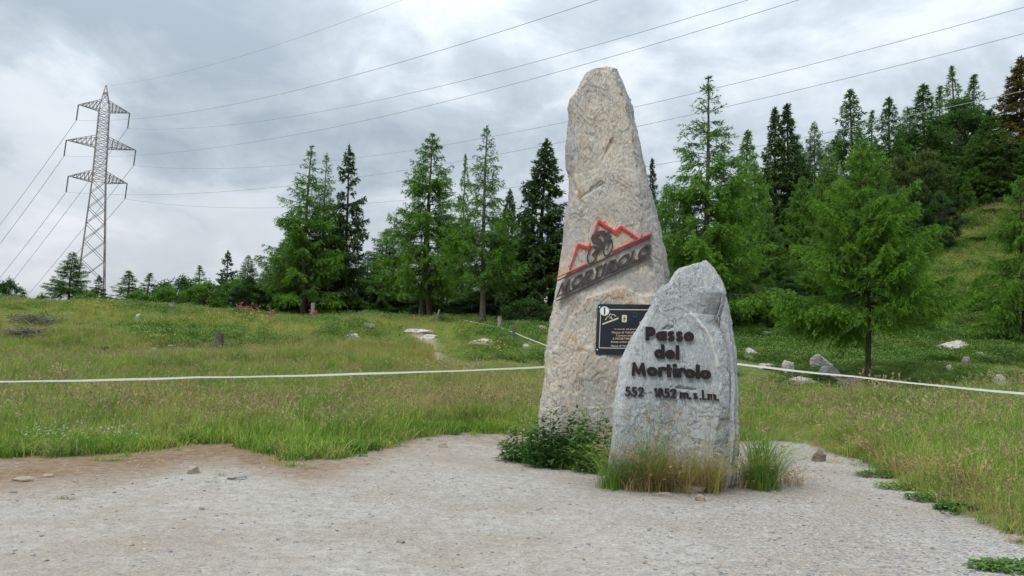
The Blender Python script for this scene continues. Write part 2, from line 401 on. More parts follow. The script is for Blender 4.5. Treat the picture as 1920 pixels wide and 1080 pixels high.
# tall stone
tallL = [(1128, 122), (1111, 126), (1100, 131), (1085, 156), (1068, 178), (1064, 193), (1066, 230), (1062, 267), (1061, 307), (1065, 322), (1066, 374), (1059, 422), (1055, 456),
         (1049, 500), (1040, 560), (1033, 600), (1026, 650), (1022, 700), (1017, 740), (1012, 780), (1009, 830), (1007, 880), (1005, 930)]
tallR = [(1163, 122), (1168, 137), (1181, 167), (1189, 189), (1194, 215), (1207, 259), (1213, 296), (1220, 322), (1231, 367), (1241, 415), (1252, 463), (1260, 500),
         (1268, 560), (1276, 620), (1285, 720), (1292, 880), (1294, 930)]
YT = 12.1
MT, nt_, b_ = stone_mat('warm_gneiss', [(.33, .32, .295), (.43, .40, .345), (.51, .465, .39), (.43, .42, .39)], (.45, .27, .135), .6, [(.24, .215, .18), (.70, .66, .57)])
scar = np.array([[p.x, p.z] for p in (at(a, b, YT) for a, b in ((1040, 655), (1056, 625), (1068, 592), (1088, 575), (1100, 556), (1128, 546), (1150, 540), (1172, 536), (1200, 552), (1240, 548), (1300, 560)))])
ridge = np.array([[p.x, p.z] for p in (at(a, b, YT) for a, b in ((1150, 130), (1170, 200), (1183, 240), (1188, 300), (1198, 350), (1200, 440), (1215, 500), (1230, 560)))])
def soft_box(q, a, b, Y, w_=.12):
    A = at(*a, Y); B = at(*b, Y); return np.clip((q[:, 0]-A.x)/w_+.5, 0, 1)*np.clip((B.x-q[:, 0])/w_+.5, 0, 1)*np.clip((A.z-q[:, 2])/w_+.5, 0, 1)*np.clip((q[:, 2]-B.z)/w_+.5, 0, 1)
def tall_flat(q): return 1-.85*np.maximum(soft_box(q, (1040, 425), (1215, 550), YT), soft_box(q, (1118, 572), (1240, 665), YT))
def small_flat(q): return 1-.82*soft_box(q, (1172, 608), (1345, 755), YS)
def tall_feat(q, n):
    front = np.clip(-n[:, 1], 0, 1)
    edge = np.interp(q[:, 0], scar[:, 0], scar[:, 1]); nz = fbm(q*9, 3)*.05
    below = np.clip((edge+nz-q[:, 2])/.035, 0, 1)*np.clip((q[:, 0]-scar[0, 0]+nz)/.05, 0, 1)
    xr = np.interp(-q[:, 2], -ridge[:, 1], ridge[:, 0])
    out = np.clip((q[:, 0]-xr-nz)/.05, 0, 1)
    cr = .0
    for (a, b) in (((1065, 320), (1100, 395)), ((1150, 258), (1130, 300)), ((1088, 372), (1128, 342))):
        A = at(*a, YT); B = at(*b, YT); ab = np.array([B.x-A.x, B.z-A.z]); px = q[:, 0]-A.x; pz = q[:, 2]-A.z
        t = np.clip((px*ab[0]+pz*ab[1])/(ab@ab), 0, 1); dd = np.hypot(px-t*ab[0], pz-t*ab[1])+.06*fbm(q*6, 2)
        cr = cr - .03*np.exp(-(dd/.02)**2)
    low = 1.6*np.clip((q[:, 2]-1.7)/1.5, 0, 1)
    return front*(.10*below - .035*out + cr + .013*low*fbm(np.stack([q[:, 0]*7+q[:, 2]*2, q[:, 1]*4, q[:, 2]*3.2], -1), 3))
GREY = {}
tall, tall_o = stone('standing_stone', 'tall tapering tan standing stone carrying the red mountain emblem', tallL, tallR, YT, .68,
    [(0.0, .30, 16), (.07, .03, 10), (.12, 0, 150), (.84, 0, 22), (.93, .05, 26), (1.0, .40, 18), (.9, .95, 20), (.1, .95, 18)], MT, .8, 3.1, 470, tall_feat, tall_flat, .8)
# grey mixed in above the scar edge, on both bevels and in patches
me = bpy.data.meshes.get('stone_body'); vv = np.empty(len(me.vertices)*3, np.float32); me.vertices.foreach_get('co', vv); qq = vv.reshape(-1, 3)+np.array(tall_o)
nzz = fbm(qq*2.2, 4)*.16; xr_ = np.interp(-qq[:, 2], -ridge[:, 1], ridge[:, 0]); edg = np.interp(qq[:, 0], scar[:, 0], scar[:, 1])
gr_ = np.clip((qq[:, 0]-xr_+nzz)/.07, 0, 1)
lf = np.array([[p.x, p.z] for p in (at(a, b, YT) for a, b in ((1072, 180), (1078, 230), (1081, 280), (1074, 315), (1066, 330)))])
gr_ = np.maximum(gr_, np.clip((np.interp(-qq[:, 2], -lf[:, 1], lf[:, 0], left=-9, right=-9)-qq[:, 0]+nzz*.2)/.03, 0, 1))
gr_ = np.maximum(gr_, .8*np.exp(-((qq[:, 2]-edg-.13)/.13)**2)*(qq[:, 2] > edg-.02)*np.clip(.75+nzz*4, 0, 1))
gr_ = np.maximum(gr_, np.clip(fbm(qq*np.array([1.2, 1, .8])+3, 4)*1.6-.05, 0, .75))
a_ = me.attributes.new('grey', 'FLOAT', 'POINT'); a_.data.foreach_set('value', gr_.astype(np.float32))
ct = b_.inputs['Base Color'].links[0].from_socket
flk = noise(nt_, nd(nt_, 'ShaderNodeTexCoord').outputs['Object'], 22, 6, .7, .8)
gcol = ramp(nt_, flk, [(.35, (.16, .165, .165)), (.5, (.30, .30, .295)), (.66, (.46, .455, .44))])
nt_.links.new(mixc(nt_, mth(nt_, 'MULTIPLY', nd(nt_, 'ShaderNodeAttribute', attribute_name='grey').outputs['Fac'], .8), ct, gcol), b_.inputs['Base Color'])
# small stone
smL = [(1322, 491), (1304, 496), (1280, 505), (1270, 512), (1258, 530), (1241, 538), (1231, 549), (1224, 563), (1216, 580), (1202, 605), (1185, 630), (1174, 658), (1166, 679),
       (1160, 720), (1155, 760), (1152, 800), (1147, 850), (1143, 900), (1141, 960)]
smR = [(1331, 491), (1341, 502), (1351, 516), (1356, 527), (1365, 552), (1372, 572), (1380, 602), (1383, 624), (1390, 658), (1391, 680), (1391, 720), (1393, 780), (1395, 825), (1393, 860), (1386, 900), (1380, 925), (1378, 960)]
YS = 10.0
MS, nt_, b_ = stone_mat('grey_gneiss', [(.265, .29, .305), (.33, .355, .365), (.385, .405, .41), (.43, .445, .445)], (.42, .39, .34), .2, [(.20, .22, .235), (.66, .67, .67)])
vein = [(1296, 588), (1312, 608), (1326, 622), (1334, 640), (1340, 665), (1346, 685), (1352, 720), (1350, 760), (1345, 800), (1338, 850), (1336, 925)]
vn = np.array([[p.x, p.z] for p in (at(a, b, YS) for a, b in vein)])
def vein_dist(q):
    best = np.full(len(q), 9.)
    for a, b in zip(vn[:5], vn[1:6]):
        ab = b-a; px = q[:, 0]-a[0]; pz = q[:, 2]-a[1]; t = np.clip((px*ab[0]+pz*ab[1])/(ab@ab), 0, 1)
        best = np.minimum(best, np.hypot(px-t*ab[0], pz-t*ab[1]))
    return best
def small_feat(q, n):
    front = np.clip(-n[:, 1], 0, 1)
    nz = fbm(q*8, 3)*.03
    xv = np.interp(-q[:, 2], -vn[:, 1], vn[:, 0], left=vn[0, 0]-.05, right=vn[-1, 0])
    side = np.clip((q[:, 0]-xv+nz), 0, 1)
    d = vein_dist(q)
    out = -.75*side*np.clip((vn[0, 1]+.35-q[:, 2])/.5, 0.12, 1) + .022*np.exp(-((d+nz*.4)/.025)**2)
    for (a, b) in (((1258, 726), (1305, 731)), ((1244, 617), (1262, 613))):
        A = at(*a, YS); B = at(*b, YS); ab = np.array([B.x-A.x, B.z-A.z]); px = q[:, 0]-A.x; pz = q[:, 2]-A.z
        t = np.clip((px*ab[0]+pz*ab[1])/(ab@ab), 0, 1); dd = np.hypot(px-t*ab[0], pz-t*ab[1])+.04*fbm(q*9, 2)
        out = out - .035*np.exp(-(dd/.013)**2)
    return front*out
small, small_o = stone('standing_stone', 'shorter grey pointed standing stone lettered Passo del Mortirolo', smL, smR, YS, .50,
    [(0.0, .22, 14), (.05, .02, 8), (.09, 0, 150), (.93, 0, 14), (.98, .12, 12), (1.0, .35, 14), (.9, .95, 16), (.1, .95, 14)], MS, .55, 8.7, 300, small_feat, small_flat, .62)
# white vein: the ridge of quartz on the small stone, part of its material
c_in = b_.inputs['Base Color'].links[0].from_socket
me = bpy.data.meshes.get('stone_body.001'); vv = np.empty(len(me.vertices)*3, np.float32); me.vertices.foreach_get('co', vv)
qq = vv.reshape(-1, 3)+np.array(small_o); dv = vein_dist(qq)+fbm(qq*9, 3)*.03
a_ = me.attributes.new('vein', 'FLOAT', 'POINT'); a_.data.foreach_set('value', np.exp(-(dv/.018)**2).astype(np.float32))
nt_.links.new(mixc(nt_, mth(nt_, 'MULTIPLY', nd(nt_, 'ShaderNodeAttribute', attribute_name='vein').outputs['Fac'], .75), c_in, (.66, .63, .58)), b_.inputs['Base Color'])
# ------------------------------------------------------------------ lettering: signed-distance glyphs turned into solid plates
def sd_prim(p, X, Y):
    k = p[0]
    if k == 'seg':                            # square-ended stroke
        _, x0, y0, x1, y1, wd = p; dx, dy = x1-x0, y1-y0; L = math.hypot(dx, dy); ux, uy = dx/L, dy/L
        a = (X-(x0+x1)/2)*ux+(Y-(y0+y1)/2)*uy; b = -(X-(x0+x1)/2)*uy+(Y-(y0+y1)/2)*ux
        qa = np.abs(a)-L/2; qb = np.abs(b)-wd/2
        return np.hypot(np.maximum(qa, 0), np.maximum(qb, 0))+np.minimum(np.maximum(qa, qb), 0)
    if k == 'arc':
        _, cx, cy, rr, wd, a0, a1 = p
        r_ = np.hypot(X-cx, Y-cy); th = np.degrees(np.arctan2(Y-cy, X-cx)); m = ((th-a0) % 360) <= (a1-a0)
        d = np.abs(r_-rr)
        e = np.minimum(*[np.hypot(X-cx-rr*math.cos(R(t)), Y-cy-rr*math.sin(R(t))) for t in (a0, a1)])
        return np.where(m, d, e)-wd/2
    if k == 'dot': return np.hypot(X-p[1], Y-p[2])-p[3]
    if k == 'pl':                             # round-ended polyline
        best = np.full(X.shape, 1e9)
        for (x0, y0), (x1, y1) in zip(p[1][:-1], p[1][1:]):
            dx, dy = x1-x0, y1-y0; t = np.clip(((X-x0)*dx+(Y-y0)*dy)/(dx*dx+dy*dy+1e-12), 0, 1)
            best = np.minimum(best, np.hypot(X-x0-t*dx, Y-y0-t*dy))
        return best-p[2]/2
    if k == 'poly':
        pts = p[1]; ins = np.zeros(X.shape, bool); best = np.full(X.shape, 1e9)
        for (x0, y0), (x1, y1) in zip(pts, pts[1:]+pts[:1]):
            c = ((y0 > Y) != (y1 > Y)) & (X < (x1-x0)*(Y-y0)/((y1-y0) if y1 != y0 else 1e-9)+x0); ins ^= c
            dx, dy = x1-x0, y1-y0; t = np.clip(((X-x0)*dx+(Y-y0)*dy)/(dx*dx+dy*dy+1e-12), 0, 1)
            best = np.minimum(best, np.hypot(X-x0-t*dx, Y-y0-t*dy))
        return np.where(ins, -best, best)
def plate(name, prims, box, res, fmap, y0, y1, mat, parent, origin):
    """front and back follow the local stone surface when y0 is a string key
    prims in glyph units inside box (x0,y0,x1,y1); fmap(gx,gy)->(x,z) world; solid between y0 (front) and y1 (back)"""
    if isinstance(y0, str):
        S = SURF[y0]; c = [fmap(*q) for q in ((box[0], box[1]), (box[2], box[3]), (box[0], box[3]), (box[2], box[1]))]
        xs = [q[0] for q in c]; zs = [q[1] for q in c]
        m = (S[:, 0] > min(xs)) & (S[:, 0] < max(xs)) & (S[:, 2] > min(zs)) & (S[:, 2] < max(zs))
        f_ = np.percentile(S[m, 1], 22) if m.sum() > 8 else S[:, 1].mean()
        y0, y1 = f_-y1, f_+.016
    bx0, by0, bx1, by1 = box; nx = max(4, int((bx1-bx0)/res)); ny = max(4, int((by1-by0)/res))
    gx = np.linspace(bx0, bx1, nx+1); gy = np.linspace(by0, by1, ny+1); X, Y = np.meshgrid(gx, gy, indexing='ij')
    D = np.full(X.shape, 1e9)
    for p in prims: D = np.minimum(D, sd_prim(p, X, Y))
    ins = D < 0; verts, key, faces = [], {}, []
    def vid(k, x, y):
        if k not in key: key[k] = len(verts); verts.append((x, y))
        return key[k]
    anyc = ins[:-1, :-1] | ins[1:, :-1] | ins[1:, 1:] | ins[:-1, 1:]
    for i, j in zip(*np.nonzero(anyc)):
        cs = [(i, j), (i+1, j), (i+1, j+1), (i, j+1)]; f = []
        for a, b in zip(cs, cs[1:]+cs[:1]):
            if ins[a]: f.append(vid(a, gx[a[0]], gy[a[1]]))
            if ins[a] != ins[b]:
                t = D[a]/(D[a]-D[b]); lo, hi = min(a, b), max(a, b)
                f.append(vid((lo, hi), gx[a[0]]+(gx[b[0]]-gx[a[0]])*t, gy[a[1]]+(gy[b[1]]-gy[a[1]])*t))
        if len(f) > 2: faces.append(f)
    bm = bmesh.new(); vs = []
    for x, y in verts:
        wx, wz = fmap(x, y); vs.append(bm.verts.new((wx-origin.x, y0-origin.y, wz-origin.z)))
    for f in faces:
        try: bm.faces.new([vs[k] for k in f])
        except ValueError: pass
    bmesh.ops.recalc_face_normals(bm, faces=bm.faces)
    if bm.faces and sum(f.normal.y*f.calc_area() for f in bm.faces) > 0: bmesh.ops.reverse_faces(bm, faces=bm.faces)
    bmesh.ops.dissolve_limit(bm, angle_limit=R(4), verts=bm.verts, edges=bm.edges)
    rim = [e for e in bm.edges if len(e.link_faces) == 1]
    ex = bmesh.ops.extrude_edge_only(bm, edges=rim)
    for v in ex['geom']:
        if isinstance(v, bmesh.types.BMVert): v.co.y += y1-y0
    bmesh.ops.recalc_face_normals(bm, faces=bm.faces)
    me = bpy.data.meshes.new(name); bm.to_mesh(me); bm.free()
    return link(name, me, mat, parent)
def glyphs(wd):
    h = wd/2; xh = .70; r_ = (xh-wd)/2; c = xh/2
    def bowl(cx): return ('arc', cx, c, r_, wd, 0, 359.99)
    g = {}
    g['P'] = ([('seg', h, 0, h, 1, wd), ('seg', h, 1-h, .34, 1-h, wd), ('seg', h, .43, .34, .43, wd), ('arc', .34, (1-h+.43)/2, (1-h-.43)/2, wd, -90, 90)], .66)
    g['a'] = ([bowl(c), ('seg', xh-h+.03, 0, xh-h+.03, xh+.01, wd)], xh+.03)
    g['s'] = ([('arc', .25, .52, .12, wd*.85, 30, 270), ('arc', .25, .19, .13, wd*.85, -150, 90)], .50)
    g['o'] = ([bowl(c)], xh)
    g['d'] = ([bowl(c), ('seg', xh-h+.03, 0, xh-h+.03, 1.06, wd)], xh+.03)
    g['e'] = ([('arc', c, c, r_, wd, 0, 318), ('seg', .08, c, xh-.03, c, wd*.62)], xh)
    g['l'] = ([('seg', h, 0, h, 1.06, wd)], wd)
    g['M'] = ([('pl', [(h+.02, .0+h*.2), (.22, 1-h)], wd*.86), ('pl', [(.22, 1-h), (.50, .16)], wd*.8), ('pl', [(.50, .16), (.78, 1-h)], wd*.8), ('pl', [(.78, 1-h), (.98-h, h*.2)], wd*.86)], 1.0)
    g['r'] = ([('seg', h, 0, h, xh, wd), ('arc', h+.20, xh-.22, .17, wd, 50, 175)], .42)
    g['t'] = ([('seg', .22, 0, .22, .96, wd), ('seg', 0, .62, .44, .62, wd*.8)], .44)
    g['i'] = ([('seg', h+.02, 0, h+.02, xh-.02, wd), ('dot', h+.02, .90, wd*.62)], wd+.04)
    g['O'] = ([('arc', .5, .5, .5-h, wd, 0, 359.99)], 1.0)
    g['R'] = (g['P'][0]+[('seg', .30, .42, .60, .0, wd)], .68)
    g['T'] = ([('seg', .30, 0, .30, 1, wd), ('seg', 0, 1-h, .60, 1-h, wd)], .60)
    g['I'] = ([('seg', h, 0, h, 1, wd)], wd)
    g['L'] = ([('seg', h, 0, h, 1, wd), ('seg', 0, h, .46, h, wd)], .46)
    g['5'] = ([('seg', .13, 1-h, .50, 1-h, wd), ('pl', [(.15, 1-h), (.11, .54)], wd), ('arc', .23, .32, .26, wd, -150, 120)], .54)
    g['2'] = ([('arc', .27, .71, .23, wd, -30, 175), ('pl', [(.46, .58), (.07, h)], wd), ('seg', .0, h, .54, h, wd)], .54)
    g['1'] = ([('seg', .20, 0, .20, 1, wd), ('pl', [(.05, .80), (.2, .95)], wd*.9)], .28)
    g['8'] = ([('arc', .27, .76, .18, wd, 0, 359.99), ('arc', .27, .28, .22, wd, 0, 359.99)], .54)
    g['m'] = ([('seg', h, 0, h, .70, wd), ('arc', h+.15, .48, .15, wd, 0, 180), ('seg', h+.30, 0, h+.30, .48, wd), ('arc', h+.45, .48, .15, wd, 0, 180), ('seg', h+.60, 0, h+.60, .48, wd)], .60+wd)
    g['.'] = ([('seg', h, 0, h, wd*1.15, wd*1.2)], wd)
    g['-'] = ([('seg', 0, .38, .30, .38, wd)], .30)
    return g
MLET, n_, b_2 = newmat('rusted_dark_steel', .55, .4)
pp = nd(n_, 'ShaderNodeNewGeometry').outputs['Position']; nn = noise(n_, pp, 6, 5, .6)
n_.links.new(ramp(n_, nn, [(.35, (.012, .009, .010)), (.58, (.020, .012, .011)), (.75, (.055, .026, .016))]), b_2.inputs['Base Color'])
b_2.inputs['Metallic'].default_value = .3
def word(chars, wd, Y, front, back, parent, origin, place, nm='letter', res=.022):
    """place: list per char of (px, py, width_px) with ux, up vectors in pixels"""
    G = glyphs(wd)
    for ch, (x0, y0, sx, uxv, upv) in zip(chars, place):
        if ch == ' ': continue
        pr, wid = G[ch]
        def fm(gx, gy, x0=x0, y0=y0, s=sx):
            px = x0+uxv[0]*gx*s+upv[0]*gy; py = y0+uxv[1]*gx*s+upv[1]*gy
            p = at(px, py, Y); return p.x, p.z
        plate(nm, pr, (-.12, -.14, 1.15, 1.2), res, fm, front, back, MLET, parent, origin)
def line(text, wd, x0, y0, x1, y1, hpx, gap, **kw):
    G = glyphs(wd); tot = sum(G[c][1] if c != ' ' else .3 for c in text)+gap*(len(text)-1)
    s = math.hypot(x1-x0, y1-y0)/tot; ux = ((x1-x0)/math.hypot(x1-x0, y1-y0), (y1-y0)/math.hypot(x1-x0, y1-y0))
    up = (-ux[1]*hpx*.8+.02*hpx, -hpx); cur = 0; pl = []
    for c in text:
        pl.append((x0+ux[0]*cur*s, y0+ux[1]*cur*s, s, ux, up)); cur += (G[c][1] if c != ' ' else .3)+gap
    word(text, wd, YS, 'small', .03, small, small_o, pl, **kw)
line('Passo', .235, 1210.5, 638, 1300, 640.5, 25.5, .07)
line('del', .235, 1227, 672, 1273, 674.5, 25.5, .06)
line('Mortirolo', .23, 1183, 703, 1332.5, 711.5, 25.0, .045)
line('552', .125, 1172, 742, 1206.5, 743.3, 17.5, .12)
line('1852', .125, 1226, 744.5, 1267.5, 746, 17.5, .08)
line('m.s.l.m.', .135, 1275, 747, 1347.5, 751, 17.0, .10)
# the worn, nearly gone hyphens between the two numbers
for (a, b) in ((1207, 736.0), (1216, 734.0)):
    plate('worn_dash', [('seg', 0, 0, 5.5, .3, 1.6)], (-1, -2, 7, 2), .4, lambda x, y, a=a, b=b: (lambda p: (p.x, p.z))(at(a+x, b-y, YS)), 'small', .015, simple('lichen_grey_metal', (.24, .24, .21)), small, small_o)
# emblem on the tall stone, traced in an enlarged frame (6 px per photo pixel, origin 1020,400)
def z2(x, y): p = at(1020+x/6, 400+y/6, YT); return p.x, p.z
MRED, n_, b_2 = newmat('red_enamel', .45, .4); b_2.inputs['Base Color'].default_value = (.62, .025, .018, 1)
n_.links.new(ramp(n_, noise(n_, nd(n_, 'ShaderNodeNewGeometry').outputs['Position'], 9, 4), [(.35, (.5, .018, .014)), (.65, (.66, .03, .02))]), b_2.inputs['Base Color'])
MEMB = simple('weathered_bronze', (.060, .048, .045), .5, .35, 12, .4, .3)
FR = YT-.085; BK = YT+.04
def emb(nm, prims, box, mat, res=5, fr=.03): return plate(nm, prims, box, res, z2, 'tall', fr, mat, tall, tall_o)
emb('mountain_outline', [('poly', [(278, 630), (372, 352), (392, 346), (495, 374), (510, 335), (522, 330), (512, 400), (500, 405), (388, 378), (292, 612)])], (260, 320, 540, 650), MRED, 5)
emb('mountain_outline', [('poly', [(552, 235), (606, 80), (622, 82), (800, 200), (848, 148), (872, 145), (1055, 280), (1030, 284), (866, 172), (830, 240), (806, 244), (745, 200), (618, 112), (568, 225)])], (540, 70, 1070, 300), MRED, 5)
emb('red_bar', [('poly', [(148, 714), (488, 562), (492, 574), (150, 728)])], (130, 550, 510, 740), MRED, 4)
emb('red_bar', [('poly', [(766, 420), (1213, 219), (1216, 233), (764, 438)])], (750, 200, 1230, 450), MRED, 4)
emb('dark_bar', [('poly', [(150, 752), (1203, 258), (1206, 270), (152, 766)])], (130, 240, 1220, 780), MEMB, 5)
emb('dark_bar', [('poly', [(135, 938), (1190, 452), (1192, 466), (136, 952)])], (120, 440, 1210, 965), MEMB, 5)
emb('dark_bar', [('poly', [(140, 980), (1190, 490), (1192, 503), (142, 993)])], (120, 470, 1210, 1005), MEMB, 5)
def ell(cx, cy, a, b, rot, n=30):
    return [(cx+a*math.cos(t)*math.cos(rot)-b*math.sin(t)*math.sin(rot), cy+a*math.cos(t)*math.sin(rot)+b*math.sin(t)*math.cos(rot)) for t in [i*2*math.pi/n for i in range(n+1)]]
rider = [('poly', [(528, 285), (540, 245), (585, 212), (640, 195), (685, 200), (692, 225), (680, 245), (640, 236), (602, 262), (590, 285), (640, 288), (656, 318), (645, 355), (618, 398), (605, 430), (590, 425), (598, 380), (608, 345), (570, 338), (538, 318)]),
         ('poly', ell(732, 205, 15, 24, .4)[:-1]), ('poly', ell(708, 226, 16, 20, .2)[:-1]),
         ('pl', [(668, 225), (664, 270), (690, 300)], 16), ('poly', [(672, 268), (745, 243), (757, 262), (742, 292), (700, 312), (672, 300)]),
         ('pl', [(690, 300), (655, 340), (640, 372)], 12), ('pl', [(505, 382), (585, 376)], 9)]
emb('cyclist', rider, (490, 170, 780, 445), MEMB, 5)
bike = [('pl', ell(540, 468, 48, 98, .30), 13), ('pl', ell(718, 388, 44, 92, .30), 13), ('pl', [(540, 468), (606, 385), (700, 330)], 9), ('pl', [(606, 385), (618, 440), (540, 468)], 8), ('pl', [(735, 308), (718, 388), (700, 410)], 9), ('pl', [(612, 440), (690, 345)], 8)]
emb('bicycle', bike, (440, 270, 800, 590), MEMB, 5)
pl_ = []
ux = (.915, -.404); up = (38, -138)
spec = [('M', 140, 150), ('O', 292, 138), ('R', 428, 160), ('T', 545, 130), ('I', 634, 210), ('R', 694, 150), ('O', 806, 150), ('L', 955, 160), ('O', 1040, 156)]
G_ = glyphs(.19)
for ch, x, wpx in spec:
    y = 925-(x-140)*.442
    s = wpx
    pl_.append((x, y, s))
for (ch, x, s), (x0, y0, s0) in zip(spec, pl_):
    pr, wid = G_[ch]
    plate('letter', pr, (-.12, -.12, 1.15, 1.15), .025, lambda gx, gy, x0=x0, y0=y0, s0=s0: z2(x0+ux[0]*gx*s0+up[0]*gy, y0+ux[1]*gx*s0+up[1]*gy), 'tall', .034, MEMB, tall, tall_o)
# ------------------------------------------------------------------ information plaque on the tall stone
def z3(x, y, Y=YT): p = at(1100+x/9, 560+y/9, Y); return p
MBLK = simple('black_anodised_plate', (.010, .013, .022), .42, .3, 5, .5)
MCREAM = simple('cream_print', (.55, .50, .38), .6, .1, 40)
MWHITE = simple('white_enamel', (.78, .79, .80), .5, .04, 20)
_S = SURF['tall']; _c = (z3(130, 100), z3(1100, 950)); PY0 = float(np.percentile(_S[(_S[:, 0] > _c[0].x) & (_S[:, 0] < _c[1].x) & (_S[:, 2] > _c[1].z) & (_S[:, 2] < _c[0].z), 1], 2))-.015
plq = empty('information_plaque', z3(740, 940), 'dark blue-black information plaque with cream print fixed to the tall stone', 'plaque'); po = plq.location.copy()
def p3(x, y): p = z3(x, y); return p.x, p.z
def pq(nm, prims, box, res, mat, y0, y1): return plate(nm, prims, box, res, p3, y0, y1, mat, plq, po)
pq('board', [('poly', [(175, 100), (1350, 112), (1310, 960), (130, 940)])], (100, 80, 1380, 980), 40, MBLK, PY0, YT+.03)
pq('border_line', [('seg', 222, 190, 1300, 200, 13), ('seg', 222, 190, 194, 832, 11), ('seg', 190, 832, 1270, 848, 12), ('seg', 1300, 200, 1270, 848, 11)], (170, 160, 1330, 880), 6, MCREAM, PY0-.004, PY0+.002)
d_ = pq('round_badge', [('dot', 283, 220, 78)], (190, 130, 380, 310), 8, MWHITE, PY0-.02, PY0)
d_['label'] = 'white round information badge'
badge = [('pl', [(283, 190), (283, 262)], 24), ('dot', 283, 176, 13)]
pq('letter', badge, (255, 150, 310, 290), 4, simple('dark_print', (.03, .03, .04)), PY0-.024, PY0-.018)
pq('badge_ring', [('arc', 283, 220, 66, 5, 0, 359.99)], (205, 140, 360, 300), 4, simple('grey_print', (.35, .37, .4)), PY0-.0235, PY0-.0185)
for (x, y) in ((200, 152), (162, 862), (1310, 165), (1275, 880)):
    pq('screw', [('dot', x, y, 11)], (x-15, y-15, x+15, y+15), 4, MWHITE, PY0-.012, PY0)
pq('small_emblem', [('pl', [(300, 365), (325, 315), (355, 310), (378, 262), (425, 285), (440, 275), (472, 305)], 12), ('pl', [(372, 340), (395, 310), (410, 350)], 12),
                    ('poly', [(248, 425), (520, 320), (512, 352), (250, 448)])], (230, 240, 540, 460), 5, MCREAM, PY0-.004, PY0+.002)
pq('shield', [('poly', [(575, 283), (658, 285), (655, 395), (640, 406), (590, 405), (572, 392)])], (560, 270, 670, 420), 5, MCREAM, PY0-.004, PY0+.002)
pq('shield_cross', [('seg', 614, 310, 612, 380, 9), ('seg', 588, 343, 640, 345, 9)], (580, 300, 650, 390), 3, MBLK, PY0-.008, PY0-.003)
pq('faint_crest', [('seg', 755, 308, 830, 310, 7), ('seg', 765, 248, 825, 249, 5), ('seg', 765, 248, 763, 290, 4), ('seg', 825, 249, 822, 290, 4)], (745, 235, 845, 322), 3, simple('dim_print', (.10, .11, .13)), PY0-.004, PY0+.002)
pq('scroll_mark', [('pl', [(880, 412), (900, 420), (920, 390), (935, 350), (960, 330), (1000, 345)], 15), ('dot', 884, 412, 16)], (855, 300, 1030, 445), 5, MCREAM, PY0-.004, PY0+.002)
def print_line(txt, x0, yb, hpx, x1, mat):
    cu = bpy.data.curves.new('printed_line', 'FONT'); cu.body = txt; cu.size = 1; cu.extrude = .0; cu.offset = .012
    o = bpy.data.objects.new('printed_line', cu); COL.objects.link(o)
    dg = bpy.context.evaluated_depsgraph_get(); me = bpy.data.meshes.new_from_object(o.evaluated_get(dg))
    bpy.data.objects.remove(o); bpy.data.curves.remove(cu)
    xs = [v.co.x for v in me.vertices]; wd = max(xs)
    for v in me.vertices:
        p = z3(x0+v.co.x/wd*(x1-x0), yb-v.co.y*hpx/.72, YT); v.co = Vector((p.x, PY0-.003, p.z))-po
    me.flip_normals() if sum(p.normal.y for p in me.polygons) > 0 else None
    me.name = 'printed_line'; link('printed_line', me, mat, plq)
MP2 = simple('warm_print', (.55, .42, .25), .6, .2, 60)
print_line('In ricordo del generoso popolo', 450, 530, 24, 1010, MCREAM)
print_line('Mazzo di Valtellina e Monno', 403, 590, 34, 1060, MP2)
print_line('Comuni dove sono nati', 475, 640, 30, 985, MCREAM)
print_line('il MORTIROLO e la sua', 420, 697, 38, 1040, MP2)
print_line('Strada antica dei contrabbandieri', 388, 745, 28, 1070, MCREAM)
print_line('Mazzo di Valtellina', 388, 812, 28, 760, MCREAM)
# ------------------------------------------------------------------ pylon and power lines
MSTEEL = simple('weathered_galvanised_steel', (.22, .195, .19), .6, .25, 2, .4, .4)
MINS = simple('glass_insulator', (.10, .12, .13), .4, .2, 6)
YP = 122.0
top = at(199, 160, YP)
arm_y = [(147, 199, 243, 215), (124, 266, 254, 288), (128, 332, 238, 349)]
ax, ay = top.x, YP
ARM = Vector((6.16, 3.7, 0)).normalized(); LIN = Vector((ARM.y, -ARM.x, 0))       # along the arms, along the line
def zat(px, py): return at(px, py, YP).z
zA = [zat(197, 206), zat(191, 274), zat(185, 339)]
zg = H1(ax, ay)
pyl = empty('electricity_pylon', (ax, ay, zg), 'tall steel lattice electricity pylon beyond the crest of the meadow', 'pylon')
O = Vector((ax, ay, zg))
def half(z):
    return float(np.interp(z, [zg, zA[2], zA[0], top.z-3.2, top.z], [2.9, .96, .74, .66, .05]))
def corner(z, sx, sy): return ARM*(sx*half(z)) + LIN*(sy*half(z)) + Vector((0, 0, z-zg))
lv_low = [zg+(zA[2]-zg)*t for t in (0, .16, .30, .42, .53, .63, .72, .80, .87, .94, 1)]
lv_up = [zA[2]+(zA[0]-zA[2])*t/12 for t in range(13)]
lv_pk = [zA[0], zA[0]+1.4, zA[0]+2.6, top.z-1.2]
for sx, sy in ((-1, -1), (1, -1), (1, 1), (-1, 1)):
    ps = [corner(z, sx, sy) for z in (zg-1, zA[2], zA[0], zA[0]+1.4, top.z)]
    v, f = bars([(a, b, .13 if k < 2 else .10) for k, (a, b) in enumerate(zip(ps[:-1], ps[1:]))])
    link('leg', np_mesh('leg', v, f), MSTEEL, pyl)
br = []
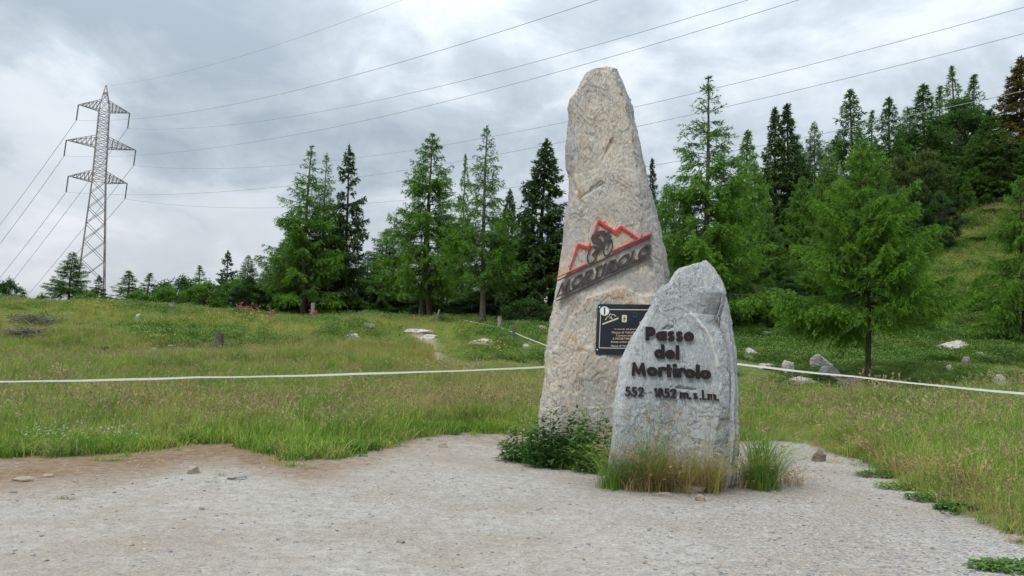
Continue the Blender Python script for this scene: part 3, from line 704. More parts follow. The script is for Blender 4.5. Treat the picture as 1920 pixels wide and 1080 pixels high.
for lv, wd in ((lv_low, .075), (lv_up, .06), (lv_pk, .055)):
    for z0, z1 in zip(lv[:-1], lv[1:]):
        for (a, b) in (((-1, -1), (1, -1)), ((1, -1), (1, 1)), ((1, 1), (-1, 1)), ((-1, 1), (-1, -1))):
            br.append((corner(z0, *a), corner(z1, *b), wd)); br.append((corner(z0, *b), corner(z1, *a), wd*.97))
            if lv is not lv_low or z0 == lv_low[-2]: br.append((corner(z1, *a), corner(z1, *b), wd*.9))
v, f = bars(br); bo = link('bracing', np_mesh('bracing', v, f), MSTEEL, pyl); bo['kind'] = 'stuff'
tips = []
for (lx, ly, rx, ry), z in zip(arm_y, zA):
    half_len = [abs((at(a_x, a_y, YP).x-ax)/(ARM.x-at(a_x, a_y, YP).x/YP*ARM.y)) for a_x, a_y in ((lx, ly), (rx, ry))]
    b = []
    for sx, hl in ((-1, half_len[0]), (1, half_len[1])):
        tip = ARM*(sx*hl)+Vector((0, 0, z-zg+.15)); tips.append(tip+O)
        lo = [corner(z-.2, sx, s) for s in (-1, 1)]; hi = [corner(z+1.5, sx, s) for s in (-1, 1)]
        for p in lo: b.append((p, tip, .09))
        for p in hi: b.append((p, tip, .075))
        N = 6
        for k in range(N):
            t = k/N; t2 = (k+1)/N
            for s in (0, 1):
                A0, A1 = lo[s].lerp(tip, t), hi[s].lerp(tip, t); B0 = lo[s].lerp(tip, t2)
                if k: b.append((A0, A1, .06))
                b.append((A1, B0, .06))
            b.append((lo[0].lerp(tip, t), lo[1].lerp(tip, t2), .06))
    v, f = bars(b); link('crossarm', np_mesh('crossarm', v, f), MSTEEL, pyl)
pk = [(125, 0)]
IL = 2.55; ends = []
for tip in tips:
    e = tip+Vector((-.18, .05, -IL)); ends.append(e); pts = []; rad = []
    for k in range(33):
        t = k/32; pts.append(tuple(tip.lerp(e, t)-O)); rad.append(.12 if k % 2 else .07)
    link('insulator', tube_mesh('insulator', [(pts, rad)], 6), MINS, pyl)
MW = simple('grey_conductor', (.30, .31, .32), .5, .1, 1, .4)
def wire(label, S, exy, Yend, sag, wr, n=60, mid=None):
    E = at(exy[0], exy[1], Yend); pts = []
    for k in range(n+1):
        t = k/n; p = S.lerp(E, t); p.z -= 4*sag*t*(1-t); pts.append(p-S)
    o = link('power_line', tube_mesh('power_line', [([tuple(p) for p in pts], wr)], 5), MW); o.location = S
    tag(o, label, 'cable', 'power lines strung to the pylon')
lab = ['topmost insulator on the near arm', 'topmost insulator on the far arm', 'middle left insulator', 'middle right insulator', 'lowest left insulator', 'lowest right insulator']
rightend = [(1300, -62), (1700, -95), (1790, -95), (2150, -52), (2150, 2), (2150, 118)]
sags = [2.6, 3.2, 3.6, 4.2, 4.0, 4.2]
for e, re_, sg, l in zip(ends, rightend, sags, lab):
    wire('overhead cable rising right from the '+l+' of the pylon', e, re_, 42, sg, .020)
leftend = [(-160, 612), (-160, 690), (-160, 640), (-160, 770), (-160, 702), (-160, 800)]
leftend = [(-120, 566), (-120, 700), (-120, 600), (-120, 745), (-120, 655), (-120, 745)]
for e, re_, l in zip(ends, leftend, lab):
    wire('cable dropping away leftward from the '+l+' of the pylon', e, re_, 175, 1.2, .036)
wire('thin earth wire running from the tip of the pylon', top+Vector((0, 0, -.1)), (900, -58), 55, 1.5, .012)
# ------------------------------------------------------------------ trees
MBARK = simple('grey_brown_bark', (.105, .082, .066), .95, .45, 5)
MBARKD = simple('dark_bark', (.045, .034, .028), .95, .45, 6)
MF = {'larch': foliage_mat('larch_needles', (.030, .088, .015), (.155, .315, .032), .38),
      'bright': foliage_mat('bright_larch_needles', (.032, .098, .012), (.165, .33, .030), .38),
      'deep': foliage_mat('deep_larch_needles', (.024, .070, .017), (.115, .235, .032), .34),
      'pale': foliage_mat('pale_larch_needles', (.050, .115, .026), (.19, .33, .045), .38),
      'spruce': foliage_mat('spruce_needles', (.014, .036, .011), (.080, .145, .030), .22),
      'pine': foliage_mat('pine_needles', (.017, .048, .015), (.080, .165, .034), .25),
      'rust': foliage_mat('rust_tinged_needles', (.030, .060, .012), (.18, .135, .030), .25),
      'brownpine': foliage_mat('brown_tipped_needles', (.022, .060, .014), (.125, .165, .040), .25),
      'bush': foliage_mat('broad_leaves', (.020, .055, .012), (.075, .150, .035), .28)}
def tri_tufts(rng, P, D, size, width, spread, per=2):
    """P points, D growth direction; each point gets `per` thin leaf-shaped triangles"""
    P = np.repeat(P, per, 0); D = np.repeat(D, per, 0); n = len(P)
    d = D + spread*rng.normal(size=(n, 3)); d /= np.linalg.norm(d, axis=1)[:, None]+1e-9
    sz = size*rng.uniform(.6, 1.3, n)[:, None]
    wv = np.cross(d, rng.normal(size=(n, 3))); wv /= np.linalg.norm(wv, axis=1)[:, None]+1e-9
    wv = wv*width*rng.uniform(.7, 1.3, n)[:, None]
    V = np.stack([P-wv+d*sz*.25, P+wv+d*sz*.25, P+d*sz], 1); V[:, :2] -= (d*sz*.25)[:, None]*rng.uniform(0, 1, (n, 1, 1))
    return V.reshape(-1, 3), np.arange(3*n).reshape(-1, 3)
def conifer(seed, h=10., wid=4., cb=.05, kind='larch', nb=170, dens=1.0, size=.135, width=.0155, sparse_top=0., stems=1, per=2, lean=0., power=.8, whorl=0, flat=1.):
    rng = np.random.RandomState(seed)
    s = np.sort(rng.uniform(0, 1, nb)**.88); s = np.concatenate([s, rng.uniform(.86, 1, 9)]); nb = len(s)
    if whorl: s = np.clip((np.round(s*whorl)+rng.normal(0, .13, len(s)))/whorl, 0, 1)
    L = wid/2*((1-s)**power*.98+.018)*rng.choice([.55, .8, 1., 1.1, 1.22], nb, p=[.12, .28, .32, .2, .08])
    L *= np.clip(.80+s*2.5, 0, 1)
    ph = np.arange(nb)*2.39996+rng.normal(0, .35, nb); z0 = h*(cb+(1-cb)*s)*.995
    if kind == 'larch': a = -.32+.66*s+rng.normal(0, .12, nb); b = .22-.12*s+rng.normal(0, .08, nb)
    else: a = -.42+.75*s+rng.normal(0, .10, nb); b = .20+.15*(1-s)+rng.normal(0, .06, nb)
    bd = np.stack([np.cos(ph), np.sin(ph), np.zeros(nb)], -1); sd_ = np.stack([-np.sin(ph), np.cos(ph), np.zeros(nb)], -1)
    curl = rng.normal(0, .12, nb)
    def trunkx(z): t = z/h; return np.stack([lean*(1-t)**2*h+.06*np.sin(t*5+seed), .05*np.cos(t*4+seed)*np.ones_like(t), z], -1)
    def bp(i, r): # point on branch i at r
        return trunkx(z0[i]) + bd[i]*(L[i]*r)[:, None] + sd_[i]*(curl[i]*L[i]*r*r)[:, None] + np.array([0, 0, 1.])*(L[i]*(a[i]*r+b[i]*r*r))[:, None]
    # twigs
    nt_ = np.maximum(3, (L*dens*25).astype(int)); I = np.repeat(np.arange(nb), nt_)
    if sparse_top > 0:
        keep = rng.uniform(0, 1, len(I)) > sparse_top*np.clip((s[I]-.58)/.3, 0, 1); I = I[keep]
    r_ = rng.uniform(.10, 1, len(I))**.75
    B = bp(I, r_); side = rng.choice([-1, 1], len(I))
    tl = np.clip(L[I]*.36*(1.08-r_)+.13-.06*np.clip((s[I]-.7)/.3, 0, 1), .06, .85)*rng.uniform(.6, 1.25, len(I))
    down = flat*(rng.uniform(-1.15, -.1, len(I)) if kind == 'larch' else rng.uniform(-.95, -.2, len(I)))
    fw = rng.uniform(.25, .9, len(I))
    td = bd[I]*fw[:, None]+sd_[I]*(side*rng.uniform(.3, .95, len(I)))[:, None]; td[:, 2] += down + a[I]*.4
    td /= np.linalg.norm(td, axis=1)[:, None]
    k = np.maximum(2, (tl*dens/(.050*size/.15)).astype(int)); J = np.repeat(np.arange(len(I)), k)
    q = rng.uniform(0, 1, len(J)); droop = .30 if kind == 'larch' else .22
    P = B[J]+td[J]*(tl[J]*q)[:, None]; P[:, 2] -= droop*tl[J]*q*q; P += rng.normal(0, .018, P.shape)
    D = td[J].copy(); D[:, 2] -= .25*q
    # needles along the outer half of the branch itself, and the leader
    K = np.repeat(np.arange(nb), np.maximum(4, (L*14*dens).astype(int))); rr = rng.uniform(.35, 1.03, len(K)); P2 = bp(K, rr); D2 = bd[K]*.8; D2[:, 2] += a[K]+2*b[K]*rr
    zt = rng.uniform(.88, 1.0, 60)*h; P3 = trunkx(zt); D3 = rng.normal(0, .5, P3.shape); D3[:, 2] = 1
    br_t = rng.uniform(0, 1, nb)
    tint = np.concatenate([.35*br_t[I[J]]+.40*q+.25*r_[I[J]*0+J], .35*br_t[K]+.4*rr, rng.uniform(.3, .8, len(P3))])
    tint = tint+rng.normal(0, .12, len(tint))
    V, Fc = tri_tufts(rng, np.concatenate([P, P2, P3]), np.concatenate([D, D2, D3]), size, width, .42, per)
    crown = np_mesh('crown', V, Fc, False, None, {'tint': np.clip(np.repeat(tint, per*3), 0, 1.2)})
    # wood
    zz = np.linspace(-.3, h*.99, 16); tr = .0115*h*(1-np.clip(zz/h, 0, 1))**.9+.012; tr[:2] *= 1.25
    paths = [(trunkx(zz), tr)]
    for k_ in range(1, stems):
        an = 2.4+k_*1.1; zq = np.linspace(-.3, h*.62, 10); tt = np.clip(zq/(h*.62), 0, 1)
        off = np.stack([np.cos(an)*np.ones_like(tt), np.sin(an)*np.ones_like(tt)*.6, 0*tt], -1)*(h*.055*(.25+1.0*(1-tt)**2))[:, None]
        paths.append((trunkx(zq)+off, .009*h*(1-tt*.75)))
    for i in range(nb):
        t = np.linspace(0, .97, 6); pts = bp(np.full(6, i), t); paths.append((pts, np.linspace(.006+.010*L[i], .004, 6)))
    # bare twigs hanging under the crown
    sel = np.argsort(-tl)[:260]
    v, f = tubes(paths[:stems], 9); n = len(v); v2, f2 = tubes(paths[stems:], 4)
    tw = [(np.stack([B[i], B[i]+td[i]*tl[i]*.55+np.array([0, 0, -.03]), B[i]+td[i]*tl[i]+np.array([0, 0, -droop*tl[i]])]), [.006, .005, .003]) for i in sel]
    v3, f3 = tubes(tw, 3)
    trunk = np_mesh('trunk', np.concatenate([v, v2, v3]), np.concatenate([f, f2+n, np.concatenate([f3[:, :4]], 0)+n+len(v2)]), True)
    return trunk, crown, h, wid
def rounded(seed, h=5., wid=3.4, nclump=150, size=.16, width=.022, per=3, per_clump=75, upright=.8, leaf=False):
    """dense rounded crown: clumps of shoots over an egg-shaped volume"""
    rng = np.random.RandomState(seed)
    d = rng.normal(size=(nclump, 3)); d /= np.linalg.norm(d, axis=1)[:, None]; rad = rng.uniform(.45, 1, nclump)**.5
    zc = d[:, 2]*rad; c = d*rad[:, None]*np.array([wid/2, wid/2, h*.48]); c[:, :2] *= (1-.35*zc-.25*np.abs(zc)**3)[:, None]
    c[:, :2] *= rng.uniform(.8, 1.12, (nclump, 1)); c[:, 2] += h*.50
    J = np.repeat(np.arange(nclump), per_clump); off = rng.normal(0, 1, (len(J), 3))*np.array([.17, .17, .15])*(wid/3.4)
    P = c[J]+off; D = d[J]*.7+rng.normal(0, .3, (len(J), 3)); D[:, 2] += upright
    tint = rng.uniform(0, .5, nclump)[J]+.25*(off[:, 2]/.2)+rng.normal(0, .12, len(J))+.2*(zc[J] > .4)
    V, Fc = tri_tufts(rng, P, D, size, width, .6, per)
    keep = V[Fc[:, 2], 2] > -.05
    crown = np_mesh('crown', V, Fc, False, None, {'tint': np.clip(np.repeat(tint, per*3), 0, 1.2)})
    paths = [(np.array([[0, 0, -.3], [0.03, 0, h*.3], [0, .03, h*.65], [0, 0, h*.9]]), np.array([.05, .045, .03, .01])*h*.28)]
    for i in range(min(nclump, 70)):
        b0 = np.array([0, 0, max(.15, c[i, 2]*.55)]); paths.append((np.stack([b0, (b0+c[i])/2+np.array([0, 0, -.06]), c[i]]), [.028, .018, .006]))
    return tube_mesh('trunk', paths, 5), crown, h, wid
PROTO = {}
PROTO['larch_full'] = conifer(11, 10, 5.0, .03, 'larch', 190, 1.0, sparse_top=.15)
PROTO['larch_mid'] = conifer(12, 10, 4.6, .18, 'larch', 170, 1.0, stems=3, lean=.03, power=.76, whorl=24, flat=.8)
PROTO['larch_slim'] = conifer(13, 10, 4.0, .22, 'larch', 150, .95, sparse_top=.75, power=.95)
PROTO['larch_open'] = conifer(14, 10, 5.0, .04, 'larch', 190, 1.0, sparse_top=.72, power=.9, whorl=22, flat=.7)
PROTO['larch_near'] = conifer(15, 8, 6.4, .30, 'larch', 92, 1.5, .12, .012, sparse_top=.3, power=.85, per=2, whorl=13, flat=.55)
PROTO['larch_edge'] = conifer(16, 9, 5.2, .02, 'larch', 150, 1.1, .12, .013, power=.7)
PROTO['larch_far'] = conifer(17, 10, 3.6, .05, 'larch', 130, .8, .19, .028, power=.85)
PROTO['larch_far_b'] = conifer(18, 10, 3.2, .08, 'larch', 110, .75, .19, .028, sparse_top=.5, power=1.0)
PROTO['spruce'] = conifer(21, 10, 3.8, .02, 'spruce', 190, 1.15, .15, .026, power=.85)
PROTO['spruce_far'] = conifer(22, 10, 3.0, .03, 'spruce', 150, .9, .19, .032, power=.9)
PROTO['spruce_gappy'] = conifer(23, 10, 4.0, .04, 'spruce', 95, 1.15, .16, .028, power=.95)
PROTO['pine'] = rounded(31, 5, 3.2, 150)
PROTO['pine_b'] = rounded(32, 5, 2.6, 120)
PROTO['bush'] = rounded(33, 3, 3.4, 80, .12, .035, 3, 60, .3)
def tree(label, cat, proto, mat, px, top_py, Y, wpx, bark=None, rz=None, name=None, group=None, base_py=None):
    tr, cr, h0, w0 = PROTO[proto]
    T = at(px, top_py, Y)
    x, y = T.x, Y; zb = H1(x, y)-.05
    if base_py is not None: zb = at(px, base_py, Y).z
    h = T.z-zb; sxy = (wpx/F*Y)/w0
    nm = name or ('spruce_tree' if 'spruce' in proto else 'pine_tree' if 'pine' in proto else 'shrub' if 'bush' in proto else 'larch_tree')
    root = empty(nm, (x, y, zb), label, cat, group); root.scale = (sxy, sxy, h/h0); root.rotation_euler[2] = random.uniform(0, 6.28) if rz is None else rz
    for pn, me, m in (('trunk', tr, bark or MBARK), ('crown', cr, MF[mat])):
        o = bpy.data.objects.new(pn, me); COL.objects.link(o); o.parent = root
        if not me.materials: me.materials.append(m)
        o.material_slots[0].link = 'OBJECT'; o.material_slots[0].material = m
    return root
random.seed(4)
TG = 'conifers along the crest of the meadow'; FG = 'conifers on the wooded slope at right'; SG = 'low trees on the skyline near the pylon'
T_ = tree
# far skyline, left
T_('round leafy bush peeping over the crest at the left picture edge', 'bush', 'bush', 'bush', 18, 524, 52, 62, group=SG, base_py=585)
T_('tiny bush on the crest left of the pylon', 'bush', 'bush', 'deep', 77, 552, 56, 26, group=SG, base_py=590)
T_('feathery larch standing in front of the pylon foot', 'tree', 'larch_full', 'deep', 137, 472, 62, 120, group=SG, base_py=592)
T_('small dark spruce touching the right leg of the pylon', 'tree', 'spruce_gappy', 'brownpine', 186, 516, 58, 70, group=SG, base_py=590)
T_('pale thin larch right of the pylon, left one of a close pair', 'tree', 'larch_far', 'pale', 242, 508, 62, 92, group=SG, base_py=592)
T_('pale thin larch right of the pylon, right one of a close pair', 'tree', 'larch_far_b', 'pale', 280, 512, 62, 88, group=SG, base_py=592)
T_('low round green bush between the pale pair and dark spruce', 'bush', 'bush', 'bush', 338, 520, 60, 100, group=SG, base_py=592)
T_('thin larch rising behind the low round skyline bush', 'tree', 'larch_far_b', 'pale', 376, 498, 66, 76, group=SG, base_py=592)
T_('slender dark spruce left of the big crest trees', 'tree', 'spruce_gappy', 'spruce', 428, 470, 58, 84, group=SG, base_py=598)
T_('mid green larch squeezed between slender spruce and twin-topped larch', 'tree', 'larch_full', 'larch', 466, 478, 54, 84, group=SG, base_py=598)
T_('dark mountain pine bush above the pink flowers', 'bush', 'pine_b', 'pine', 468, 520, 47, 66, name='pine_bush', base_py=594)
for px_b, ty_b, w_b, l_b in ((262, 545, 66, 'low green scrub at the foot of the pale larch pair'), (318, 536, 70, 'low green scrub right of the pale larch pair'), (384, 528, 76, 'low green scrub under the thin skyline larch'), (446, 522, 76, 'low green scrub right of the slender dark spruce'), (165, 548, 60, 'low green scrub around the pylon foot')):
    T_(l_b, 'bush', 'bush', 'larch', px_b, ty_b, 56, w_b, group=SG, base_py=594)
# crest group
T_('broad feathery larch with drooping skirts, leftmost of the tall crest trees', 'tree', 'larch_open', 'larch', 583, 274, 48, 205, group=TG)
T_('narrow larch top just behind the broad leftmost larch', 'tree', 'larch_slim', 'larch', 614, 286, 50, 120, group=TG)
T_('dark ragged spruce right of the leftmost tall larch', 'tree', 'spruce_gappy', 'spruce', 655, 274, 50, 150, MBARKD, group=TG)
T_('low larch filling the gap between dark spruce and split-trunk larch', 'tree', 'larch_full', 'deep', 725, 430, 50, 150, group=TG)
T_('full bright larch with a split trunk in the middle of the crest', 'tree', 'larch_mid', 'bright', 808, 252, 44, 205, group=TG)
T_('thin pale larch seen between the split-trunk and single-trunk larches', 'tree', 'larch_far_b', 'pale', 873, 290, 50, 70, group=TG)
T_('tall larch with a bare thin top and single straight trunk', 'tree', 'larch_slim', 'larch', 914, 234, 39, 178, group=TG)
T_('small spruce top between the bare-topped larch and dark spruce', 'tree', 'spruce', 'spruce', 955, 355, 48, 100, MBARKD, group=TG)
T_('dense dark spruce directly left of the tall stone', 'tree', 'spruce', 'spruce', 1022, 262, 42, 200, MBARKD, group=TG)
T_('dark green leafy shrub at the foot of the dense spruce', 'bush', 'bush', 'pine', 990, 560, 38, 100, base_py=612)
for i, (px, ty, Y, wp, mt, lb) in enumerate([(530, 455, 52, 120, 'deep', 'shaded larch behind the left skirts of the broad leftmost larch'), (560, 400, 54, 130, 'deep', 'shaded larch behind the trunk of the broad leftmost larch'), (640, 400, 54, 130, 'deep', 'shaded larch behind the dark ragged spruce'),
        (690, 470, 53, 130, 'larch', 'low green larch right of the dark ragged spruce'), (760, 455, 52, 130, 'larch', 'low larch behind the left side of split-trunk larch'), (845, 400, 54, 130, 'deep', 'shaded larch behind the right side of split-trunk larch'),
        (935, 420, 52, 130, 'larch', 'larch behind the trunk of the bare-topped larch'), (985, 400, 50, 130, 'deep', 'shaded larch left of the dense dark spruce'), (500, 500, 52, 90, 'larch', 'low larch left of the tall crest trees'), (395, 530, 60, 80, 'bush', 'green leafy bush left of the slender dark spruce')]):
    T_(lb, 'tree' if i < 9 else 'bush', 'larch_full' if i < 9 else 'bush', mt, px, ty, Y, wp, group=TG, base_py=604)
T_('dark bushy pine at the foot of the leftmost tall larch', 'bush', 'pine', 'pine', 545, 530, 50, 120, name='pine_bush', group=TG, base_py=606)
T_('dark bushy pine under the dark ragged spruce', 'bush', 'pine', 'pine', 690, 540, 51, 110, name='pine_bush', group=TG, base_py=610)
T_('dark bushy pine behind the split larch trunk', 'bush', 'pine', 'pine', 800, 545, 50, 130, name='pine_bush', group=TG, base_py=616)
T_('dark bushy pine behind the straight larch trunk', 'bush', 'pine', 'pine', 905, 545, 49, 140, name='pine_bush', group=TG, base_py=622)
# right-hand wood
T_('little dark spruce top just right of the tall stone', 'tree', 'spruce_far', 'spruce', 1224, 298, 62, 60, MBARKD, group=FG)
T_('larch squeezed behind the right side of the tall stone', 'tree', 'larch_full', 'larch', 1250, 345, 46, 150, group=FG)
T_('tallest larch on the right with a bare spiky top', 'tree', 'larch_open', 'larch', 1327, 146, 36, 300, group=FG)
T_('slim bright larch behind the right shoulder of the spiky larch', 'tree', 'larch_far', 'larch', 1402, 245, 50, 130, group=FG)
T_('dark spruce, shorter left half of a dark pair', 'tree', 'spruce_far', 'spruce', 1454, 202, 54, 110, MBARKD, group=FG)
T_('dark spruce, taller right half of a dark pair', 'tree', 'spruce_far', 'spruce', 1479, 195, 54, 125, MBARKD, group=FG)
T_('larch filling the slope below the dark spruce pair', 'tree', 'larch_full', 'deep', 1440, 400, 42, 150, group=FG)
T_('blue-green larch right of the dark spruce pair', 'tree', 'larch_full', 'deep', 1526, 228, 54, 120, group=FG)
T_('pale green rounded larch in front of the blue-green one', 'tree', 'larch_full', 'pale', 1553, 268, 47, 125, group=FG)
T_('thin-topped larch on the ridge left of the cable', 'tree', 'larch_far', 'deep', 1595, 168, 64, 140, group=FG)
T_('very thin ridge larch between two taller ridge larches', 'tree', 'larch_far_b', 'deep', 1633, 208, 66, 90, group=FG)
T_('pointed blue-green larch in the middle of the ridge', 'tree', 'larch_far', 'deep', 1667, 183, 62, 130, group=FG)
T_('broad ridge larch left of the sparse-topped one', 'tree', 'larch_far', 'deep', 1732, 158, 64, 160, group=FG)
T_('narrow ridge larch tucked beside the broad ridge larch', 'tree', 'larch_far_b', 'deep', 1760, 162, 66, 110, group=FG)
T_('sparse larch top standing highest on the ridge', 'tree', 'larch_far_b', 'pale', 1785, 126, 72, 115, group=FG)
T_('ridge larch right of the sparse highest top', 'tree', 'larch_far_b', 'deep', 1823, 142, 72, 130, group=FG)
T_('dense rounded dark pine under the sparse highest top', 'tree', 'pine', 'pine', 1798, 186, 68, 140, group=FG)
T_('dark larch between rounded pine and rust-coloured tree', 'tree', 'larch_far', 'deep', 1856, 205, 62, 130, group=FG)
T_('tall rust-tinged conifer at the right picture edge', 'tree', 'spruce', 'rust', 1912, 108, 64, 190, group=FG)
T_('dark dense pine in front of the rust-tinged conifer', 'tree', 'pine_b', 'brownpine', 1872, 250, 62, 105, group=FG)
T_('brown-tipped rounded pine, left of a pair below the ridge', 'tree', 'pine_b', 'brownpine', 1688, 296, 58, 86, group=FG)
T_('brown-tipped rounded pine, right of a pair below the ridge', 'tree', 'pine', 'brownpine', 1737, 284, 60, 100, group=FG)
T_('upright dark juniper column on the open grassy bank', 'bush', 'pine_b', 'pine', 1763, 362, 51, 66, name='juniper_bush', group=FG)
T_('soft larch filling the slope left of the near larch', 'tree', 'larch_full', 'larch', 1505, 330, 48, 130, group=FG)
T_('shaded larch behind the crown of the near larch', 'tree', 'larch_full', 'deep', 1670, 330, 52, 130, group=FG)
for px_b, ty_b, Y_b, w_b, m_b, l_b in ((1415, 300, 44, 130, 'larch', 'bright larch filling the slope right of the spiky larch'), (1490, 250, 56, 110, 'larch', 'larch filling the gap right of the dark spruce pair'), (1610, 240, 58, 110, 'larch', 'larch filling the slope under the very thin ridge larch'),
        (1540, 330, 52, 120, 'larch', 'larch in the fold of the slope behind the near larch'), (1650, 300, 56, 120, 'larch', 'larch behind the right side of the near larch crown'), (1700, 200, 66, 110, 'larch', 'larch between the pointed and broad ridge larches'), (1770, 220, 68, 100, 'larch', 'larch under the narrow ridge larch'), (1440, 520, 36, 110, 'bright', 'young bright larch by the grey stone, left of the near larch')):
    T_(l_b, 'tree', 'larch_full', m_b, px_b, ty_b, Y_b, w_b, group=FG)
T_('bright near larch with a dark bare trunk behind the rope', 'tree', 'larch_near', 'bright', 1622, 266, 22, 345, MBARKD, group=FG)
T_('soft drooping larch cut by the right picture edge', 'tree', 'larch_edge', 'bright', 1912, 330, 30, 190, MBARKD, group=FG)
T_('young larch sapling on the bank near the right picture edge', 'tree', 'larch_full', 'bright', 1832, 520, 36, 70, group=FG)
for px_b, ty_b, Y_b, w_b, l_b in ((1772, 452, 52, 44, 'scrubby green bush on the bank beside the juniper column'), (1795, 505, 46, 48, 'scrubby green bush below the small pale stone on the bank'), (1860, 392, 58, 46, 'scrubby green bush at the top of the open bank under the dark dense pine'),
        (1815, 405, 56, 38, 'little scrubby bush just above the small pale stone on the bank'), (1870, 500, 46, 54, 'scrubby green bush low on the bank under the olive bush'), (1905, 440, 50, 64, 'scrubby green bush on the bank at the right picture edge'), (1830, 585, 38, 60, 'scrubby green bush above the mossy boulder')):
    T_(l_b, 'bush', 'bush', 'larch', px_b, ty_b, Y_b, w_b, group='low bushes dotted over the open bank')
T_('slim young larch high on the open bank', 'tree', 'larch_far', 'larch', 1812, 330, 60, 46, group=FG)
T_('low olive bush on the open bank beside small pale stone', 'bush', 'bush', 'bush', 1838, 452, 52, 70, group=FG)
T_('low green bush at the right picture edge behind the mossy boulder', 'bush', 'bush', 'bright', 1890, 600, 33, 110, group=FG)
T_('low green bush behind the trunk of the near larch', 'bush', 'bush', 'larch', 1700, 590, 34, 100, group=FG)
T_('small round pine under the spiky larch beside grey stone', 'bush', 'pine_b', 'pine', 1478, 520, 40, 70, name='pine_bush', group=FG)
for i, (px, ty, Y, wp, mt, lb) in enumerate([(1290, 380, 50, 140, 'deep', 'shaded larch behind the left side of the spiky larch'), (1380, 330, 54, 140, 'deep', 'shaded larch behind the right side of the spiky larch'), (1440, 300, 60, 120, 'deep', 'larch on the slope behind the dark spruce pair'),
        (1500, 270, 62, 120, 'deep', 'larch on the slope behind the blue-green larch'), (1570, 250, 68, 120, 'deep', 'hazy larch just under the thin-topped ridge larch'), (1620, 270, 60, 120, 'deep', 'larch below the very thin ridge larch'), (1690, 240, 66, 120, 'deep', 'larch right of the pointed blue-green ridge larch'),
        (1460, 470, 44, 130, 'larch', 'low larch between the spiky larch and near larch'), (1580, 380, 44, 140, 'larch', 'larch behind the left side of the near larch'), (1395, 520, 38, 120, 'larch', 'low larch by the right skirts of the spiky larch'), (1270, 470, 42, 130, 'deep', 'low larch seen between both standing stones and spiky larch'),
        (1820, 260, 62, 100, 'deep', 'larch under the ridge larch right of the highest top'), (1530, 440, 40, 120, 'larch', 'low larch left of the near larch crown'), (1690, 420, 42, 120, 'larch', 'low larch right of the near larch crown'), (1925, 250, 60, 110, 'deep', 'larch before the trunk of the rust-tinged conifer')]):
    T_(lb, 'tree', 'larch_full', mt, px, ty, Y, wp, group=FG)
# ------------------------------------------------------------------ rocks, posts, rope
MROCK, nr_, br_ = stone_mat('field_rock', [(.30, .29, .27), (.42, .41, .375), (.50, .49, .455), (.54, .53, .50)], (.36, .25, .15), .35, [(.17, .16, .14), (.52, .50, .45)])
MRTAN, nr_, br_ = stone_mat('tan_rock', [(.36, .29, .22), (.45, .37, .29), (.50, .43, .34), (.52, .46, .38)], (.42, .27, .15), .4, [(.26, .20, .15), (.58, .52, .44)])
MRBRN, nr_, br_ = stone_mat('brown_rock', [(.15, .11, .10), (.20, .15, .135), (.24, .185, .165), (.27, .21, .19)], (.2, .14, .11), .3, [(.10, .08, .07), (.32, .27, .25)])
def rock_mesh(seed, sub=4):
    rng = np.random.RandomState(seed); bm = bmesh.new(); bmesh.ops.create_icosphere(bm, subdivisions=sub, radius=1)
    v = np.array([p.co for p in bm.verts]); 
    for _ in range(11):                         # split along flat faces
        n = rng.normal(size=3); n /= np.linalg.norm(n); c = rng.uniform(.52, .85); d = v@n; m = d > c; v[m] -= np.outer((d[m]-c)*.9, n)
    v += v/np.linalg.norm(v, axis=1)[:, None]*(.13*fbm(v*np.array([2, 2, 4.5])+seed, 5))[:, None]
    v[:, :2] *= (1+(.03 if seed < 3 else .015)*np.sin(v[:, 2]*11+seed+2*fbm(v*1.3+seed, 2)))[:, None]
    v /= np.abs(v).max(0)
    for p, q in zip(bm.verts, v): p.co = q
    me = bpy.data.meshes.new('rock'); bm.to_mesh(me); bm.free()
    for p in me.polygons: p.use_smooth = False
    return me
def rock(label, px, py, wpx, hpx, mat, seed, name='rock', group=None, Y=None, deep=.8, rz=None, sub=4):
    big = 1.12 if px > 1392 and py < 760 else 1.0; wpx *= big; hpx *= big
    g = on_ground(px, py) if Y is None else at(px, py, Y); w_ = wpx/F*g.y; h = hpx/F*g.y
    me = rock_mesh(seed, sub); o = link(name, me, mat); o.location = (g.x, g.y+w_*.25, g.z+h*(.16 if big == 1 else .30)); o.scale = (w_/2, w_*deep/2, h*.78)
    o.rotation_euler = (0, 0, (seed*.7) % .6-.3 if rz is None else rz)
    tag(o, label, 'rock', group); return o
RG = 'boulders scattered over the slope'; GS = 'loose stones lying on the gravel'
rock('flat layered grey outcrop at the head of the worn trail', 788, 627, 66, 13, MROCK, 1, group=RG)
rock('smaller layered slab just below the outcrop on the trail', 803, 637, 44, 10, MROCK, 2, group=RG)
rock('broad pale tan boulder in the grass left of tall stone', 899, 647, 54, 15, MRTAN, 3, group=RG)
rock('half buried lichened rock in the middle of the yellow meadow', 662, 638, 40, 14, MROCK, 4, group=RG)
rock('low grey rock upslope of the half buried one', 690, 616, 30, 10, MROCK, 5, group=RG)
rock('pale stone beside the leaning dark post', 986, 652, 16, 9, MROCK, 6, group=RG)
rock('tan stone in grass against the left edge of tall stone', 1016, 620, 26, 10, MRTAN, 7, group=RG)
rock('pale stone on the left knoll, upper of two by stump', 258, 598, 14, 10, MROCK, 8, group=RG)
rock('brown flat stone on the knoll below the pale one', 262, 623, 16, 9, MRBRN, 9, group=RG)
rock('grey stone beside yellow flowers, left of a pair', 286, 661, 17, 10, MROCK, 10, group=RG)
rock('grey stone beside yellow flowers, right of a pair', 320, 656, 18, 9, MROCK, 11, group=RG)
rock('small white stone in the grass of the left slope', 282, 603, 9, 5, MROCK, 12, group=RG)
